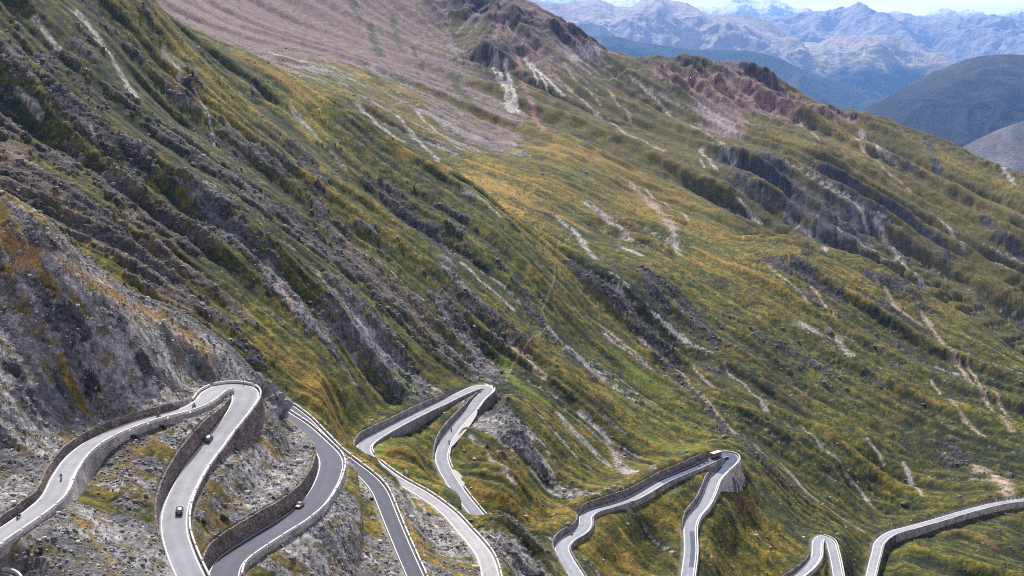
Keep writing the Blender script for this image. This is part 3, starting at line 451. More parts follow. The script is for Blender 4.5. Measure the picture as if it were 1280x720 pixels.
# ---------------------------------------------------------------- carve the roads
num = np.zeros_like(Z); den = np.zeros_like(Z); emin = np.full(Z.shape, 1e3); hard = np.full(Z.shape, np.nan); hd = np.full(Z.shape, 1e3)
verge = np.full(Z.shape, 1e3)
for rk_name, r in RD.items():
    P, T, N = r['P'], r['T'], r['N']
    bd = np.full(Z.shape, 1e9); bs = np.zeros(Z.shape); bz = np.zeros(Z.shape); bw = np.zeros(Z.shape); bl = np.zeros(Z.shape); br = np.zeros(Z.shape)
    Rg = 17.0
    gr = np.gradient(P[:,2])/np.maximum(np.hypot(np.gradient(P[:,0]), np.gradient(P[:,1])), 1e-3)
    for i in range(len(P)):
        x0, y0 = P[i,0], P[i,1]; m_ = Rg + P[i,3]/2
        j0, j1 = np.searchsorted(pc, [(x0-m_)/y0-.004, (x0+m_)/y0+.004]); i0, i1 = np.searchsorted(lrows, [math.log(max(y0-m_,151)), math.log(y0+m_)])
        if j1 <= j0 or i1 <= i0: continue
        sl = (slice(i0,i1), slice(j0,j1)); ddx = Xg[sl]-x0; ddy = Yg[sl]-y0
        d = np.hypot(ddx, ddy); better = d < bd[sl]
        if not better.any(): continue
        al = ddx*T[i,0]+ddy*T[i,1]; s = ddx*N[i,0]+ddy*N[i,1]
        bd[sl] = np.where(better, d, bd[sl]); bs[sl] = np.where(better, np.where(s>=0,1,-1)*np.maximum(np.abs(s), d*.0+np.abs(s)), bs[sl])
        bz[sl] = np.where(better, P[i,2]+np.clip(al,-1,1)*gr[i], bz[sl]); bw[sl] = np.where(better, P[i,3]/2, bw[sl])
        bl[sl] = np.where(better, P[i,4], bl[sl]); br[sl] = np.where(better, P[i,5], br[sl])
    ok = bd < Rg+5
    H = np.where(bs >= 0, bl, br); e = bd - bw - .35
    H = np.where(ok, H, 0)
    up_ = H > 0
    ramp = np.where(up_, .25+.18*np.abs(H), .30)
    lead = np.where(up_, .15, .05)
    f = np.clip((e-lead)/ramp, 0, 1)
    slope = np.where(up_, .45, -.45)*np.clip(np.abs(H)/1.5, 0, 1)
    zt = bz - .08 + H*f + slope*np.clip(e-lead-ramp, 0, 99)
    w = np.where(ok, np.clip(1-np.clip(e,0,99)/Rg, 0, 1)**2, 0)/(.5+np.clip(e,0,99))**1.6
    num += w*np.where(ok, zt, 0); den += w
    emin = np.minimum(emin, np.where(ok, e, 1e3))
    core = ok & (e < .15)
    repl = core & (bd-bw < hd)
    hard = np.where(repl, bz-.08, hard); hd = np.where(repl, bd-bw, hd)
    verge = np.minimum(verge, np.where(ok, e, 1e3))
roadz = num/np.maximum(den, 1e-9)
wb = sstep(.8, 15., emin)
rough_keep = (ZD-0)*sstep(.4, 3., emin)*.6
Zn = np.where(den > 1e-7, (roadz+rough_keep)*(1-wb) + Z*wb, Z)
# grassy bank between the dark road and the third road
bank = [(436,553,464),(446,561,468),(458,570.5,470),(470,579.5,466),(482,588.5,458),(494,597,448)]
bp_ = np.array([(pt(u,v)[0]*d, d, pt(u,v)[1]*d+.5) for u, v, d in bank])
for a, b in zip(bp_[:-1], bp_[1:]):
    vx, vy = b[0]-a[0], b[1]-a[1]; t = np.clip(((Xg-a[0])*vx+(Yg-a[1])*vy)/(vx*vx+vy*vy), 0, 1)
    dd = np.hypot(Xg-a[0]-t*vx, Yg-a[1]-t*vy)
    zc = a[2]+(b[2]-a[2])*t + .35*N1 - np.where(Yg > 466, .95, .42)*dd - 5*sstep(2.5, .4, emin)
    Zn = np.where(dd < 26, np.maximum(Zn, zc), Zn)
Z = np.where(np.isnan(hard), Zn, hard)
# turned earth and gravel beside the asphalt
vm = sstep(1.6, .2, verge+.8*N3)*.7
alb = mix(alb, c3(.25,.235,.215)*(1+.5*N3)[...,None], vm)
alb = np.clip(alb, .008, .8)

def grid_mesh(name, X_, Y_, Z_, col, mat, smooth=True):
    nr, nc = X_.shape
    me = bpy.data.meshes.new(name)
    co = np.stack([X_, Y_, Z_], -1).astype(np.float32).reshape(-1, 3)
    nf = (nr-1)*(nc-1)
    me.vertices.add(nr*nc); me.vertices.foreach_set('co', co.ravel())
    i = np.arange(nr-1)[:,None]*nc + np.arange(nc-1)[None,:]
    q = np.stack([i, i+1, i+nc+1, i+nc], -1).reshape(-1).astype(np.int32)
    me.loops.add(nf*4); me.loops.foreach_set('vertex_index', q)
    me.polygons.add(nf); me.polygons.foreach_set('loop_start', np.arange(nf, dtype=np.int32)*4)
    me.update(calc_edges=True)
    if smooth: me.polygons.foreach_set('use_smooth', np.ones(nf, dtype=bool))
    if col is not None:
        at = me.color_attributes.new('cover', 'FLOAT_COLOR', 'POINT')
        c = np.concatenate([col.reshape(-1,3), np.ones((nr*nc,1))], 1).astype(np.float32); at.data.foreach_set('color', c.ravel())
    me.materials.append(mat)
    o = bpy.data.objects.new(name, me); C.objects.link(o)
    return o
# ---------------------------------------------------------------- materials
def new_mat(name):
    m = bpy.data.materials.new(name); m.use_nodes = True
    return m, m.node_tree.nodes, m.node_tree.links, m.node_tree.nodes['Principled BSDF']
def plain(name, col, rough=.6, metal=0., spec=.5, var=.0, scale=8., bump=0., coat=0.):
    m, n, l, b = new_mat(name)
    b.inputs['Roughness'].default_value = rough; b.inputs['Metallic'].default_value = metal
    b.inputs['Specular IOR Level'].default_value = spec; b.inputs['Coat Weight'].default_value = coat
    tc = n.new('ShaderNodeTexCoord'); no = n.new('ShaderNodeTexNoise'); no.inputs['Scale'].default_value = scale; no.inputs['Detail'].default_value = 5; no.inputs['Roughness'].default_value = .65
    l.new(tc.outputs['Object'], no.inputs['Vector'])
    mr = n.new('ShaderNodeMapRange'); mr.inputs[1].default_value = .25; mr.inputs[2].default_value = .75; mr.inputs[3].default_value = 1-var; mr.inputs[4].default_value = 1+var
    l.new(no.outputs['Fac'], mr.inputs[0])
    vm_ = n.new('ShaderNodeVectorMath'); vm_.operation = 'SCALE'; vm_.inputs[0].default_value = col[:3]; l.new(mr.outputs[0], vm_.inputs['Scale'])
    l.new(vm_.outputs[0], b.inputs['Base Color'])
    if bump:
        bp = n.new('ShaderNodeBump'); bp.inputs['Strength'].default_value = bump; bp.inputs['Distance'].default_value = .1
        l.new(no.outputs['Fac'], bp.inputs['Height']); l.new(bp.outputs[0], b.inputs['Normal'])
    return m
def ground_mat(name, s1, s2, bump, amt=.55):
    m, n, l, b = new_mat(name)
    b.inputs['Roughness'].default_value = .95; b.inputs['Specular IOR Level'].default_value = .15
    at = n.new('ShaderNodeAttribute'); at.attribute_name = 'cover'
    tc = n.new('ShaderNodeTexCoord')
    def noise(sc, det):
        no = n.new('ShaderNodeTexNoise'); no.inputs['Scale'].default_value = sc; no.inputs['Detail'].default_value = det; no.inputs['Roughness'].default_value = .7
        l.new(tc.outputs['Object'], no.inputs['Vector']); return no
    a, c, g_ = noise(s1, 4), noise(s2, 5), noise(s1*.16, 6)
    a0 = n.new('ShaderNodeMath'); a0.operation = 'ADD'; l.new(a.outputs['Fac'], a0.inputs[0]); l.new(c.outputs['Fac'], a0.inputs[1])
    ad = n.new('ShaderNodeMath'); ad.operation = 'MULTIPLY_ADD'; l.new(g_.outputs['Fac'], ad.inputs[0]); ad.inputs[1].default_value = .9; ad.inputs[2].default_value = 0; am = n.new('ShaderNodeMath'); am.operation = 'SUBTRACT'; l.new(a0.outputs[0], am.inputs[0]); am.inputs[1].default_value = .45; l.new(am.outputs[0], ad.inputs[2])
    mr = n.new('ShaderNodeMapRange'); mr.inputs[1].default_value = .7; mr.inputs[2].default_value = 1.3; mr.inputs[3].default_value = 1-amt; mr.inputs[4].default_value = 1+amt
    l.new(ad.outputs[0], mr.inputs[0])
    vm_ = n.new('ShaderNodeVectorMath'); vm_.operation = 'SCALE'; l.new(at.outputs['Color'], vm_.inputs[0]); l.new(mr.outputs[0], vm_.inputs['Scale'])
    l.new(vm_.outputs[0], b.inputs['Base Color'])
    bp = n.new('ShaderNodeBump'); bp.inputs['Strength'].default_value = .8; bp.inputs['Distance'].default_value = bump
    l.new(ad.outputs[0], bp.inputs['Height']); l.new(bp.outputs[0], b.inputs['Normal'])
    return m
def masonry_mat(name, c1, c2, mortar, scale=1.6, rough=.9):
    """irregular rubble stone: voronoi cells tinted one by one, recessed joints"""
    m, n, l, b = new_mat(name); b.inputs['Roughness'].default_value = rough; b.inputs['Specular IOR Level'].default_value = .2
    tc = n.new('ShaderNodeTexCoord'); mp = n.new('ShaderNodeMapping'); mp.inputs['Scale'].default_value = (1,1,1.6); l.new(tc.outputs['Object'], mp.inputs[0])
    v = n.new('ShaderNodeTexVoronoi'); v.inputs['Scale'].default_value = scale; l.new(mp.outputs[0], v.inputs['Vector'])
    e = n.new('ShaderNodeTexVoronoi'); e.feature = 'DISTANCE_TO_EDGE'; e.inputs['Scale'].default_value = scale; l.new(mp.outputs[0], e.inputs['Vector'])
    sp = n.new('ShaderNodeSeparateColor'); l.new(v.outputs['Color'], sp.inputs[0])
    mx = n.new('ShaderNodeMix'); mx.data_type = 'RGBA'; mx.inputs[6].default_value = (*c1,1); mx.inputs[7].default_value = (*c2,1); l.new(sp.outputs[0], mx.inputs[0])
    no = n.new('ShaderNodeTexNoise'); no.inputs['Scale'].default_value = .25; no.inputs['Detail'].default_value = 6; l.new(tc.outputs['Object'], no.inputs['Vector'])
    mr = n.new('ShaderNodeMapRange'); mr.inputs[1].default_value = .3; mr.inputs[2].default_value = .7; mr.inputs[3].default_value = .6; mr.inputs[4].default_value = 1.45; l.new(no.outputs['Fac'], mr.inputs[0])
    vm_ = n.new('ShaderNodeVectorMath'); vm_.operation = 'SCALE'; l.new(mx.outputs[2], vm_.inputs[0]); l.new(mr.outputs[0], vm_.inputs['Scale'])
    st = n.new('ShaderNodeMapRange'); st.inputs[1].default_value = .0; st.inputs[2].default_value = .06; l.new(e.outputs['Distance'], st.inputs[0])
    m2 = n.new('ShaderNodeMix'); m2.data_type = 'RGBA'; m2.inputs[6].default_value = (*mortar,1); l.new(vm_.outputs[0], m2.inputs[7]); l.new(st.outputs[0], m2.inputs[0])
    l.new(m2.outputs[2], b.inputs['Base Color'])
    bp = n.new('ShaderNodeBump'); bp.inputs['Strength'].default_value = .9; bp.inputs['Distance'].default_value = .12; l.new(st.outputs[0], bp.inputs['Height']); l.new(bp.outputs[0], b.inputs['Normal'])
    return m
M = {}
M['ground'] = ground_mat('alpine_ground', .9, 3.2, .35, .75)
M['far'] = ground_mat('far_ground', .012, .05, 14., .35)
M['dry_stone'] = masonry_mat('dark_rubble', (.085,.07,.062), (.24,.20,.18), (.04,.035,.033), 1.1)
M['pale_stone'] = masonry_mat('pale_rubble', (.30,.28,.27), (.46,.44,.42), (.17,.16,.15), 1.3)
M['grey_stone'] = masonry_mat('grey_rubble', (.14,.13,.14), (.30,.28,.28), (.08,.075,.075), 1.4)
M['parapet'] = plain('parapet_concrete', (.56,.54,.52), .85, var=.32, scale=.9, bump=.5)
M['line'] = plain('road_paint', (.70,.70,.69), .7, var=.18, scale=1.2)
M['boulder'] = plain('boulder_stone', (.36,.35,.33), .9, var=.5, scale=.6, bump=.6)
M['rock'] = plain('outcrop_rock', (.19,.19,.20), .9, var=.6, scale=.9, bump=.9)
M['cliff'] = plain('cliff_rock', (.065,.065,.075), .9, var=.8, scale=.4, bump=1.)
M['bush'] = plain('bush_leaves', (.04,.055,.016), .8, var=.5, scale=2.5)
M['twig'] = plain('bush_stem', (.09,.06,.035), .9, var=.2)
M['glass'] = plain('tinted_glass', (.03,.04,.05), .08, spec=.8, coat=.5)
M['sky_glass'] = plain('screen_glass', (.10,.14,.18), .06, spec=1., coat=1.)
M['tyre'] = plain('tyre_rubber', (.02,.02,.02), .8)
M['rim'] = plain('alloy_rim', (.45,.45,.46), .3, metal=.8)
M['black_paint'] = plain('black_paint', (.014,.016,.022), .25, coat=.6)
M['navy_paint'] = plain('dark_blue_paint', (.02,.03,.055), .25, coat=.6)
M['red_paint'] = plain('red_paint', (.42,.03,.03), .3, coat=.6)
M['white_paint'] = plain('white_paint', (.75,.75,.74), .3, coat=.4)
M['pink_paint'] = plain('pale_red_paint', (.42,.14,.14), .3, coat=.6)
M['bus_red'] = plain('bus_red', (.62,.022,.022), .35, coat=.4)
M['bus_dark'] = plain('bus_dark_panel', (.03,.035,.05), .3, coat=.4)
M['cream'] = plain('cream_roof', (.78,.74,.64), .5, var=.05)
M['lamp_red'] = plain('tail_lamp', (.4,.01,.01), .2)
M['lamp_clear'] = plain('head_lamp', (.8,.8,.78), .1, coat=1.)
M['leather'] = plain('black_leather', (.015,.015,.018), .55, var=.2)
M['denim'] = plain('blue_textile', (.03,.045,.09), .85, var=.2)
M['helmet'] = plain('helmet_shell', (.03,.03,.035), .2, coat=.8)
M['helmet_white'] = plain('white_helmet', (.75,.75,.75), .2, coat=.8)
M['metal'] = plain('grey_metal', (.25,.25,.26), .45, metal=.6)
M['sign_white'] = plain('sign_face', (.72,.72,.72), .5)
M['post'] = plain('dark_post', (.03,.03,.035), .5)

def road_mat(name, col, crack=.12):
    m, n, l, b = new_mat(name); b.inputs['Roughness'].default_value = .85; b.inputs['Specular IOR Level'].default_value = .3
    at = n.new('ShaderNodeAttribute'); at.attribute_name = 'cover'
    tc = n.new('ShaderNodeTexCoord')
    no = n.new('ShaderNodeTexNoise'); no.inputs['Scale'].default_value = .18; no.inputs['Detail'].default_value = 7; no.inputs['Roughness'].default_value = .6; l.new(tc.outputs['Object'], no.inputs['Vector'])
    fi = n.new('ShaderNodeTexNoise'); fi.inputs['Scale'].default_value = 6; fi.inputs['Detail'].default_value = 3; l.new(tc.outputs['Object'], fi.inputs['Vector'])
    ad = n.new('ShaderNodeMath'); ad.operation = 'MULTIPLY_ADD'; l.new(fi.outputs['Fac'], ad.inputs[0]); ad.inputs[1].default_value = .3; l.new(no.outputs['Fac'], ad.inputs[2])
    mr = n.new('ShaderNodeMapRange'); mr.inputs[1].default_value = .4; mr.inputs[2].default_value = .95; mr.inputs[3].default_value = .80; mr.inputs[4].default_value = 1.16; l.new(ad.outputs[0], mr.inputs[0])
    vo = n.new('ShaderNodeTexVoronoi'); vo.feature = 'DISTANCE_TO_EDGE'; vo.inputs['Scale'].default_value = .085; dn = n.new('ShaderNodeVectorMath'); dn.operation = 'MULTIPLY_ADD'; dn.inputs[1].default_value = (9,9,9); l.new(no.outputs['Color'], dn.inputs[0]); l.new(tc.outputs['Object'], dn.inputs[2]); l.new(dn.outputs[0], vo.inputs['Vector'])
    ck = n.new('ShaderNodeMapRange'); ck.inputs[1].default_value = .004; ck.inputs[2].default_value = .016; ck.inputs[3].default_value = .84; ck.inputs[4].default_value = 1.; l.new(vo.outputs['Distance'], ck.inputs[0])
    mm = n.new('ShaderNodeMath'); mm.operation = 'MULTIPLY'; l.new(mr.outputs[0], mm.inputs[0]); l.new(ck.outputs[0], mm.inputs[1]); mr = mm
    vm_ = n.new('ShaderNodeVectorMath'); vm_.operation = 'SCALE'; l.new(at.outputs['Color'], vm_.inputs[0]); l.new(mr.outputs[0], vm_.inputs['Scale'])
    l.new(vm_.outputs[0], b.inputs['Base Color']); return m
M['asphalt'] = road_mat('asphalt', None)

def props(o, label=None, cat=None, group=None, kind=None):
    if label: o['label'] = label
    if cat: o['category'] = cat
    if group: o['group'] = group
    if kind: o['kind'] = kind
    return o
def mesh_obj(name, verts, faces, mat, parent=None, smooth=False, uvcol=None):
    me = bpy.data.meshes.new(name); me.from_pydata([tuple(map(float, v)) for v in verts], [], [tuple(map(int, f)) for f in faces]); me.update()
    me.materials.append(mat)
    if smooth: me.polygons.foreach_set('use_smooth', [True]*len(me.polygons))
    if uvcol is not None:
        at = me.color_attributes.new('cover', 'FLOAT_COLOR', 'POINT'); at.data.foreach_set('color', np.array(uvcol, dtype=np.float32).ravel())
    o = bpy.data.objects.new(name, me); C.objects.link(o)
    if parent: o.parent = parent
    return o

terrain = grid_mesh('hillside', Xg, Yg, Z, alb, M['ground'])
props(terrain, kind='structure')
# ---------------------------------------------------------------- roads
RC = {'one':(.225,.23,.265),'two':(.062,.064,.098),'three':(.205,.21,.25),'four':(.22,.235,.285),'five':(.24,.255,.305),'six':(.26,.27,.31),'zero':(.22,.215,.25)}
ROAD_OBJ = {}
def strip(name, r, lat, dz, mat, parent=None, col=None, a=0, b=None):
    """sheet along a road; lat = lateral offsets as (k, c): k*half width + c"""
    P, N = r['P'][a:b], r['N'][a:b]; n = len(P); V = []; Fc = []; m = len(lat)
    for i in range(n):
        hw = P[i,3]/2
        for k, c in lat:
            o = k*hw + c; V.append((P[i,0]+N[i,0]*o, P[i,1]+N[i,1]*o, P[i,2]+dz))
    for i in range(n-1):
        for j in range(m-1):
            Fc.append((i*m+j+1, i*m+j, (i+1)*m+j, (i+1)*m+j+1))
    uc = None
    if col is not None: uc = [(*col(i+a, j), 1) for i in range(n) for j in range(m)]
    return mesh_obj(name, V, Fc, mat, parent, uvcol=uc)
for k, r in RD.items():
    st = r['st']; base = np.array(RC[k])
    lat = [(1,.1),(1,-.6),(.5,0),(.05,0),(0,0),(-.5,0),(-1,.6),(-1,-.1)]
    def col(i, j, k=k, st=st, base=base):
        c = base.copy()
        if k == 'three' and i < st[9]: c = np.array((.28,.27,.295))*(1 if i < st[7] else .9)
        if k == 'four':
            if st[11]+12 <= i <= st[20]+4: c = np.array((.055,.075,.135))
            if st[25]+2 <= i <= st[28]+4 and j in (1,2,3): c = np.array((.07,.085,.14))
        w = .90 if j in (2,5) else 1.05
        q = random.Random(i//17*7+len(k)*31+(1 if j < 4 else 2)); w *= 1+q.uniform(-.07,.07)
        return c*w
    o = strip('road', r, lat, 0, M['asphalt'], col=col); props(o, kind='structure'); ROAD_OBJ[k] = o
    lw = .22 if k in ('one','two','zero') else .26
    strip('edge_line', r, [(1,-.18),(1,-.18-lw)], .012, M['line'], o)
    strip('edge_line', r, [(-1,.18+lw),(-1,.18)], .012, M['line'], o)
# pale gravel lay-bys beside the third road and at its hairpin
def apron(r, a, b, side, wmax, col):
    P, N = r['P'], r['N']; st = r['st']; a, b = st[a], st[b]; V = []; Fc = []
    for q, i in enumerate(range(a, b)):
        t = (i-a)/(b-a-1); w = wmax*math.sin(math.pi*t)**.6+.05
        for o in (P[i,3]/2-.2, P[i,3]/2+w*.5, P[i,3]/2+w):
            V.append((P[i,0]+side*N[i,0]*o, P[i,1]+side*N[i,1]*o, P[i,2]-.02))
        if q:
            for j in range(2):
                f = ((q-1)*3+j, (q-1)*3+j+1, q*3+j+1, q*3+j); Fc.append(f if side < 0 else f[::-1])
    o = mesh_obj('pavement', V, Fc, M['asphalt'], uvcol=[(*col,1)]*len(V)); props(o, kind='structure')
apron(RD['three'], 27, 30, 1, 3.2, (.36,.35,.36)); apron(RD['three'], 32, 34, 1, 2.8, (.36,.35,.36)); apron(RD['three'], 21, 24, 1, 5, (.36,.34,.34))

# ---------------------------------------------------------------- walls along the roads
def up_wall(road, a, b, side, label, mat, thick=.55, hmin=.5, group=None, extra=.25):
    r = RD[road]; P, N = r['P'], r['N']; a, b = r['st'][a], r['st'][b]; V = []; rr = random.Random(a*7+b)
    jz = 0; idx = list(range(a, b+1))
    for q, i in enumerate(idx):
        H = max(P[i, 4 if side > 0 else 5], hmin)*(.86 if P[i,1] < 420 else .8)
        H *= min(1, (q+1)/6, (len(idx)-q)/6)*.75+.25
        hw = P[i,3]/2; jz = jz*.6 + rr.uniform(-.12,.12)
        x0, x1 = hw+.22, hw+.22+.15*H
        prof = [(x0, -.5), (x0+.05*H, H*.35), (x0+.1*H, H*.7), (x1, H+extra+jz), (x1+thick, H+extra+jz), (x1+thick+.1, -.3)]
        for k, (o, z) in enumerate(prof):
            o += rr.uniform(-.05,.05); V.append((P[i,0]+side*N[i,0]*o, P[i,1]+side*N[i,1]*o, P[i,2]+z))
    m = 6; Fc = []
    for q in range(len(idx)-1):
        for j in range(m-1):
            f = (q*m+j, q*m+j+1, (q+1)*m+j+1, (q+1)*m+j); Fc.append(f if side > 0 else f[::-1])
    e = (len(idx)-1)*m
    Fc.append(tuple(range(m))[::-1]); Fc.append(tuple(range(e, e+m)))
    o = mesh_obj('retaining_wall', V, Fc, mat); props(o, label, 'wall', group or 'dark stone retaining walls cut into the uphill verge'); return o
def prism_strip(V, Fc, P, N, idx, side, prof):
    base = len(V); m = len(prof)
    for i in idx:
        hw = P[i,3]/2
        for o, z in prof: V.append((P[i,0]+side*N[i,0]*(hw+o), P[i,1]+side*N[i,1]*(hw+o), P[i,2]+z))
    for q in range(len(idx)-1):
        for j in range(m):
            j2 = (j+1) % m; f = (base+q*m+j, base+q*m+j2, base+(q+1)*m+j2, base+(q+1)*m+j); Fc.append(f if side > 0 else f[::-1])
    e = base+(len(idx)-1)*m
    Fc.append(tuple(range(base, base+m))[::-1]); Fc.append(tuple(range(e, e+m)))
def down_wall(road, a, b, side, label, mat, ph=.85, base_h=True, gap=True, pmat=None, thick=.42, hmin=0, group=None):
    r = RD[road]; P, N = r['P'], r['N']; a, b = r['st'][a], r['st'][b]; idx = list(range(a, b+1))
    root = bpy.data.objects.new('parapet_wall', None); C.objects.link(root)
    i0 = idx[len(idx)//2]; root.location = (P[i0,0], P[i0,1], P[i0,2]); off = Vector(root.location)
    props(root, label, 'wall', group or 'parapet walls along the outer road edge')
    # masonry below the road level
    V = []; m = 6; rr = random.Random(a*3+b)
    for i in idx:
        H = max(-P[i, 4 if side > 0 else 5], hmin)+1.6; hw = P[i,3]/2
        prof = [(.38,-.5),(.38,.10),(.84,.10),(.88+.05*H,-H*.4),(.92+.1*H,-H*.75),(1.0+.13*H,-H)]
        for o, z in prof:
            o += hw + rr.uniform(-.04,.04); V.append((P[i,0]+side*N[i,0]*o, P[i,1]+side*N[i,1]*o, P[i,2]+z))
    Fc = []
    for q in range(len(idx)-1):
        for j in range(m-1):
            f = (q*m+j, q*m+j+1, (q+1)*m+j+1, (q+1)*m+j); Fc.append(f if side > 0 else f[::-1])
    w = mesh_obj('masonry', [Vector(v)-off for v in V], Fc, mat, root)
    # blocks with drain gaps between them, each about three metres
    V = []; Fc = []; L = 0; cur = []; step = 1.0; nblk = 7 if road in ('one','two','zero') else 9
    q = 0
    while q < len(idx)-1:
        e = min(q+nblk, len(idx)-1); seg = idx[q:e+1]
        hj = rr.uniform(-.05,.05)
        prism_strip(V, Fc, P, N, seg, side, [(.40,.10),(.40,ph+hj),(.40+thick,ph+hj),(.40+thick,.10)])
        q = e + (1 if gap else 0)
    pr = mesh_obj('parapet', [Vector(v)-off for v in V], Fc, pmat or M['parapet'], root)
    return root
# first road
up_wall('one', 0, 9, 1, 'low dark stone wall under the grey scree, left of the highest road', M['dry_stone'])
down_wall('one', 0, 13, -1, 'pale notched parapet and wall on the outer side of the highest road, up to the hairpin', M['pale_stone'], ph=1.0)
down_wall('one', 10, 26, 1, 'pale parapet round the large left hairpin and down the far side of its lower road', M['dry_stone'], ph=.9)
up_wall('one', 14, 24, -1, 'tall dark retaining wall left of the road with the two dark cars', M['dry_stone'])
# second road
up_wall('two', 0, 9, 1, 'tall curved dark stone wall beside the road with the pale red car', M['dry_stone'], extra=.4)
up_wall('two', 9, 15, 1, 'rough wall under the scree knoll where the dark road bends away behind rock', M['grey_stone'])
down_wall('two', 1, 15, -1, 'pale parapet on the outer bend of the dark road with the pale red car', M['pale_stone'], ph=.8)
# travel turns at the hidden hairpin: outer side of the lower leg is its left
down_wall('two', 18, 33, 1, 'long pale parapet along the outer edge of the narrow dark road', M['pale_stone'], ph=.8)
# third road
down_wall('three', 0, 11, -1, 'parapet on the outer edge of the pale road above the dark cliff', M['grey_stone'], ph=.8)
up_wall('three', 12, 20, 1, 'long grey retaining wall above the road that climbs to the middle hairpin', M['grey_stone'])
down_wall('three', 12, 22, -1, 'grey wall and parapet below the road that climbs to the middle hairpin', M['grey_stone'], ph=.6)
down_wall('three', 24, 27, 1, 'parapet from the middle hairpin down to the first gravel lay-by', M['grey_stone'], ph=.6)
down_wall('three', 30, 32, 1, 'short parapet between the two gravel lay-bys', M['grey_stone'], ph=.7)
down_wall('three', 34, 37, 1, 'parapet on the lower end of the road with the two lay-bys', M['grey_stone'], ph=.8)
up_wall('three', 25, 31, -1, 'grey stone wall on the grassy side of the road with the two lay-bys', M['grey_stone'])
# fourth road
up_wall('four', 0, 7, 1, 'dark stone wall on the double bend left of the bus road', M['grey_stone'])
up_wall('four', 7, 15, 1, 'long dark retaining wall behind the bus road', M['dry_stone'])
down_wall('four', 0, 15, -1, 'low stone parapet on the outer edge of the bus road', M['grey_stone'], ph=.5, gap=False, pmat=M['grey_stone'])
down_wall('four', 16, 20, 1, 'white parapet round the outside of the bus hairpin', M['pale_stone'], ph=.8, gap=False)
down_wall('four', 20, 29, 1, 'low white parapet on the outer edge of the road with the dark lane patch', M['pale_stone'], ph=.5, gap=False)
up_wall('four', 19, 25, -1, 'rough grey stone wall between the two legs of the bus hairpin', M['grey_stone'])
# fifth and sixth roads
up_wall('five', 0, 4, 1, 'dark wall left of the small lower hairpin', M['dry_stone'])
down_wall('five', 0, 6, -1, 'inner parapet of the small lower hairpin', M['pale_stone'], ph=.5, gap=False)
down_wall('five', 7, 12, 1, 'outer parapet of the small lower hairpin', M['pale_stone'], ph=.5, gap=False)
down_wall('six', 0, 4, -1, 'dark stone wall under the bend of the farthest road', M['dry_stone'], ph=.45, gap=False, pmat=M['pale_stone'])
down_wall('six', 4, 10, -1, 'long pale wall under the farthest road running off to the right', M['pale_stone'], ph=.45, gap=False, pmat=M['pale_stone'])
down_wall('zero', 0, 3, 1, 'curved pale parapet in the lower left corner', M['pale_stone'], ph=.9, gap=False)

# ---------------------------------------------------------------- the ranges beyond
def mountain(name, sky, Yc, front, zbase, nc, nr, seed, rough, treeline, cols, jag=1.0, spur=1500., back=.25, curve=1.0, upper=None):
    K = 1.6; Yc *= K; zbase *= K; rough *= K; treeline *= K; spur *= K
    if cols[4] is not None: cols[4] *= K
    sky = np.array([(*pt(u, v),) for u, v in sky]); p = np.linspace(sky[0,0], sky[-1,0], nc)
    zc = np.interp(p, sky[:,0], sky[:,1])*Yc
    k = 5; zc = np.convolve(np.pad(zc, k, 'edge'), np.ones(2*k+1)/(2*k+1), 'valid') if nc > 200 else zc
    zc = zc + fbm(p*Yc/400., np.full(nc, seed*1.7), 5, seed, .6)*30*jag*(Yc/16000)
    s = np.concatenate([np.linspace(0, 1, nr), 1+np.linspace(0, back, 14)[1:]])[:,None]
    Yrow = Yc*(1-(1-s)*front)
    meander = fbm(p*Yc/3500., np.full(nc, 3.3+seed), 3, seed+7)[None,:]*Yc*.03
    Y_ = Yrow + meander*np.clip(s,0,1); X_ = p[None,:]*Yrow*1.0 + 0*s
    zc = zc[None,:]*(Y_/Yc)**0
    f = np.where(s <= 1, s**curve, 1-(s-1)*1.6)
    Z_ = zbase + (zc*Y_/Yc - zbase)*f
    wx = X_/spur + .35*fbm(X_/spur/1.3, Y_/spur/1.3, 3, seed+3); wy = Y_/(spur*2.4) + .35*fbm(X_/spur, Y_/spur, 3, seed+4)
    rid = fbm(wx, wy, 5, seed+5, .43, ridged=True)
    env = np.clip(np.sin(np.pi*np.clip(s,0,1)**.9)*1.15, 0, 1)*.85+.0
    Z_ = Z_ + (rid)*rough*env + fbm(X_/260., Y_/260., 3, seed+9, .5)*rough*.045*np.clip(env+.15,0,1)
    # cover and painted sunlit tops from height, steepness and aspect-free noise
    gyy = np.gradient(Z_, axis=0)/np.gradient(Yrow+0*X_, axis=0); n1 = fbm(X_/600., Y_/900., 5, seed+11, .6); n2 = fbm(X_/260., Y_/420., 4, seed+12, .6)
    forest, meadow, stone, snow = [np.array(c) for c in cols[:4]]
    tl = sstep(-120, 120, Z_ - treeline - 260*n1 - 120*n2)
    c = mix(np.broadcast_to(forest, X_.shape+(3,)), meadow, tl)
    st_ = sstep(-.1, .35, n1*.7 + n2*.7 + rid*.5 + (Z_-treeline)/2200. - .45); c = mix(c, stone, st_*tl)
    cl = sstep(.32, .42, n2 + .2*n1)*(1-tl)*.7; c = mix(c, meadow*.9, cl*.5)
    if cols[4] is not None:
        sn = sstep(-60, 60, Z_ - cols[4] - 250*n2); c = mix(c, snow, sn)
    c = np.clip(c*(1+.4*n2)[...,None], .005, .9)
    o = grid_mesh(name, X_, Y_, Z_, c, M['far']); props(o, kind='structure'); return o
FOR = (.016,.03,.014); LIT_MEA = (.32,.265,.17); LIT_STO = (.34,.29,.27); SNO = (.85,.87,.9)  # meadow and stone colours paled to carry sunlight on the far tops
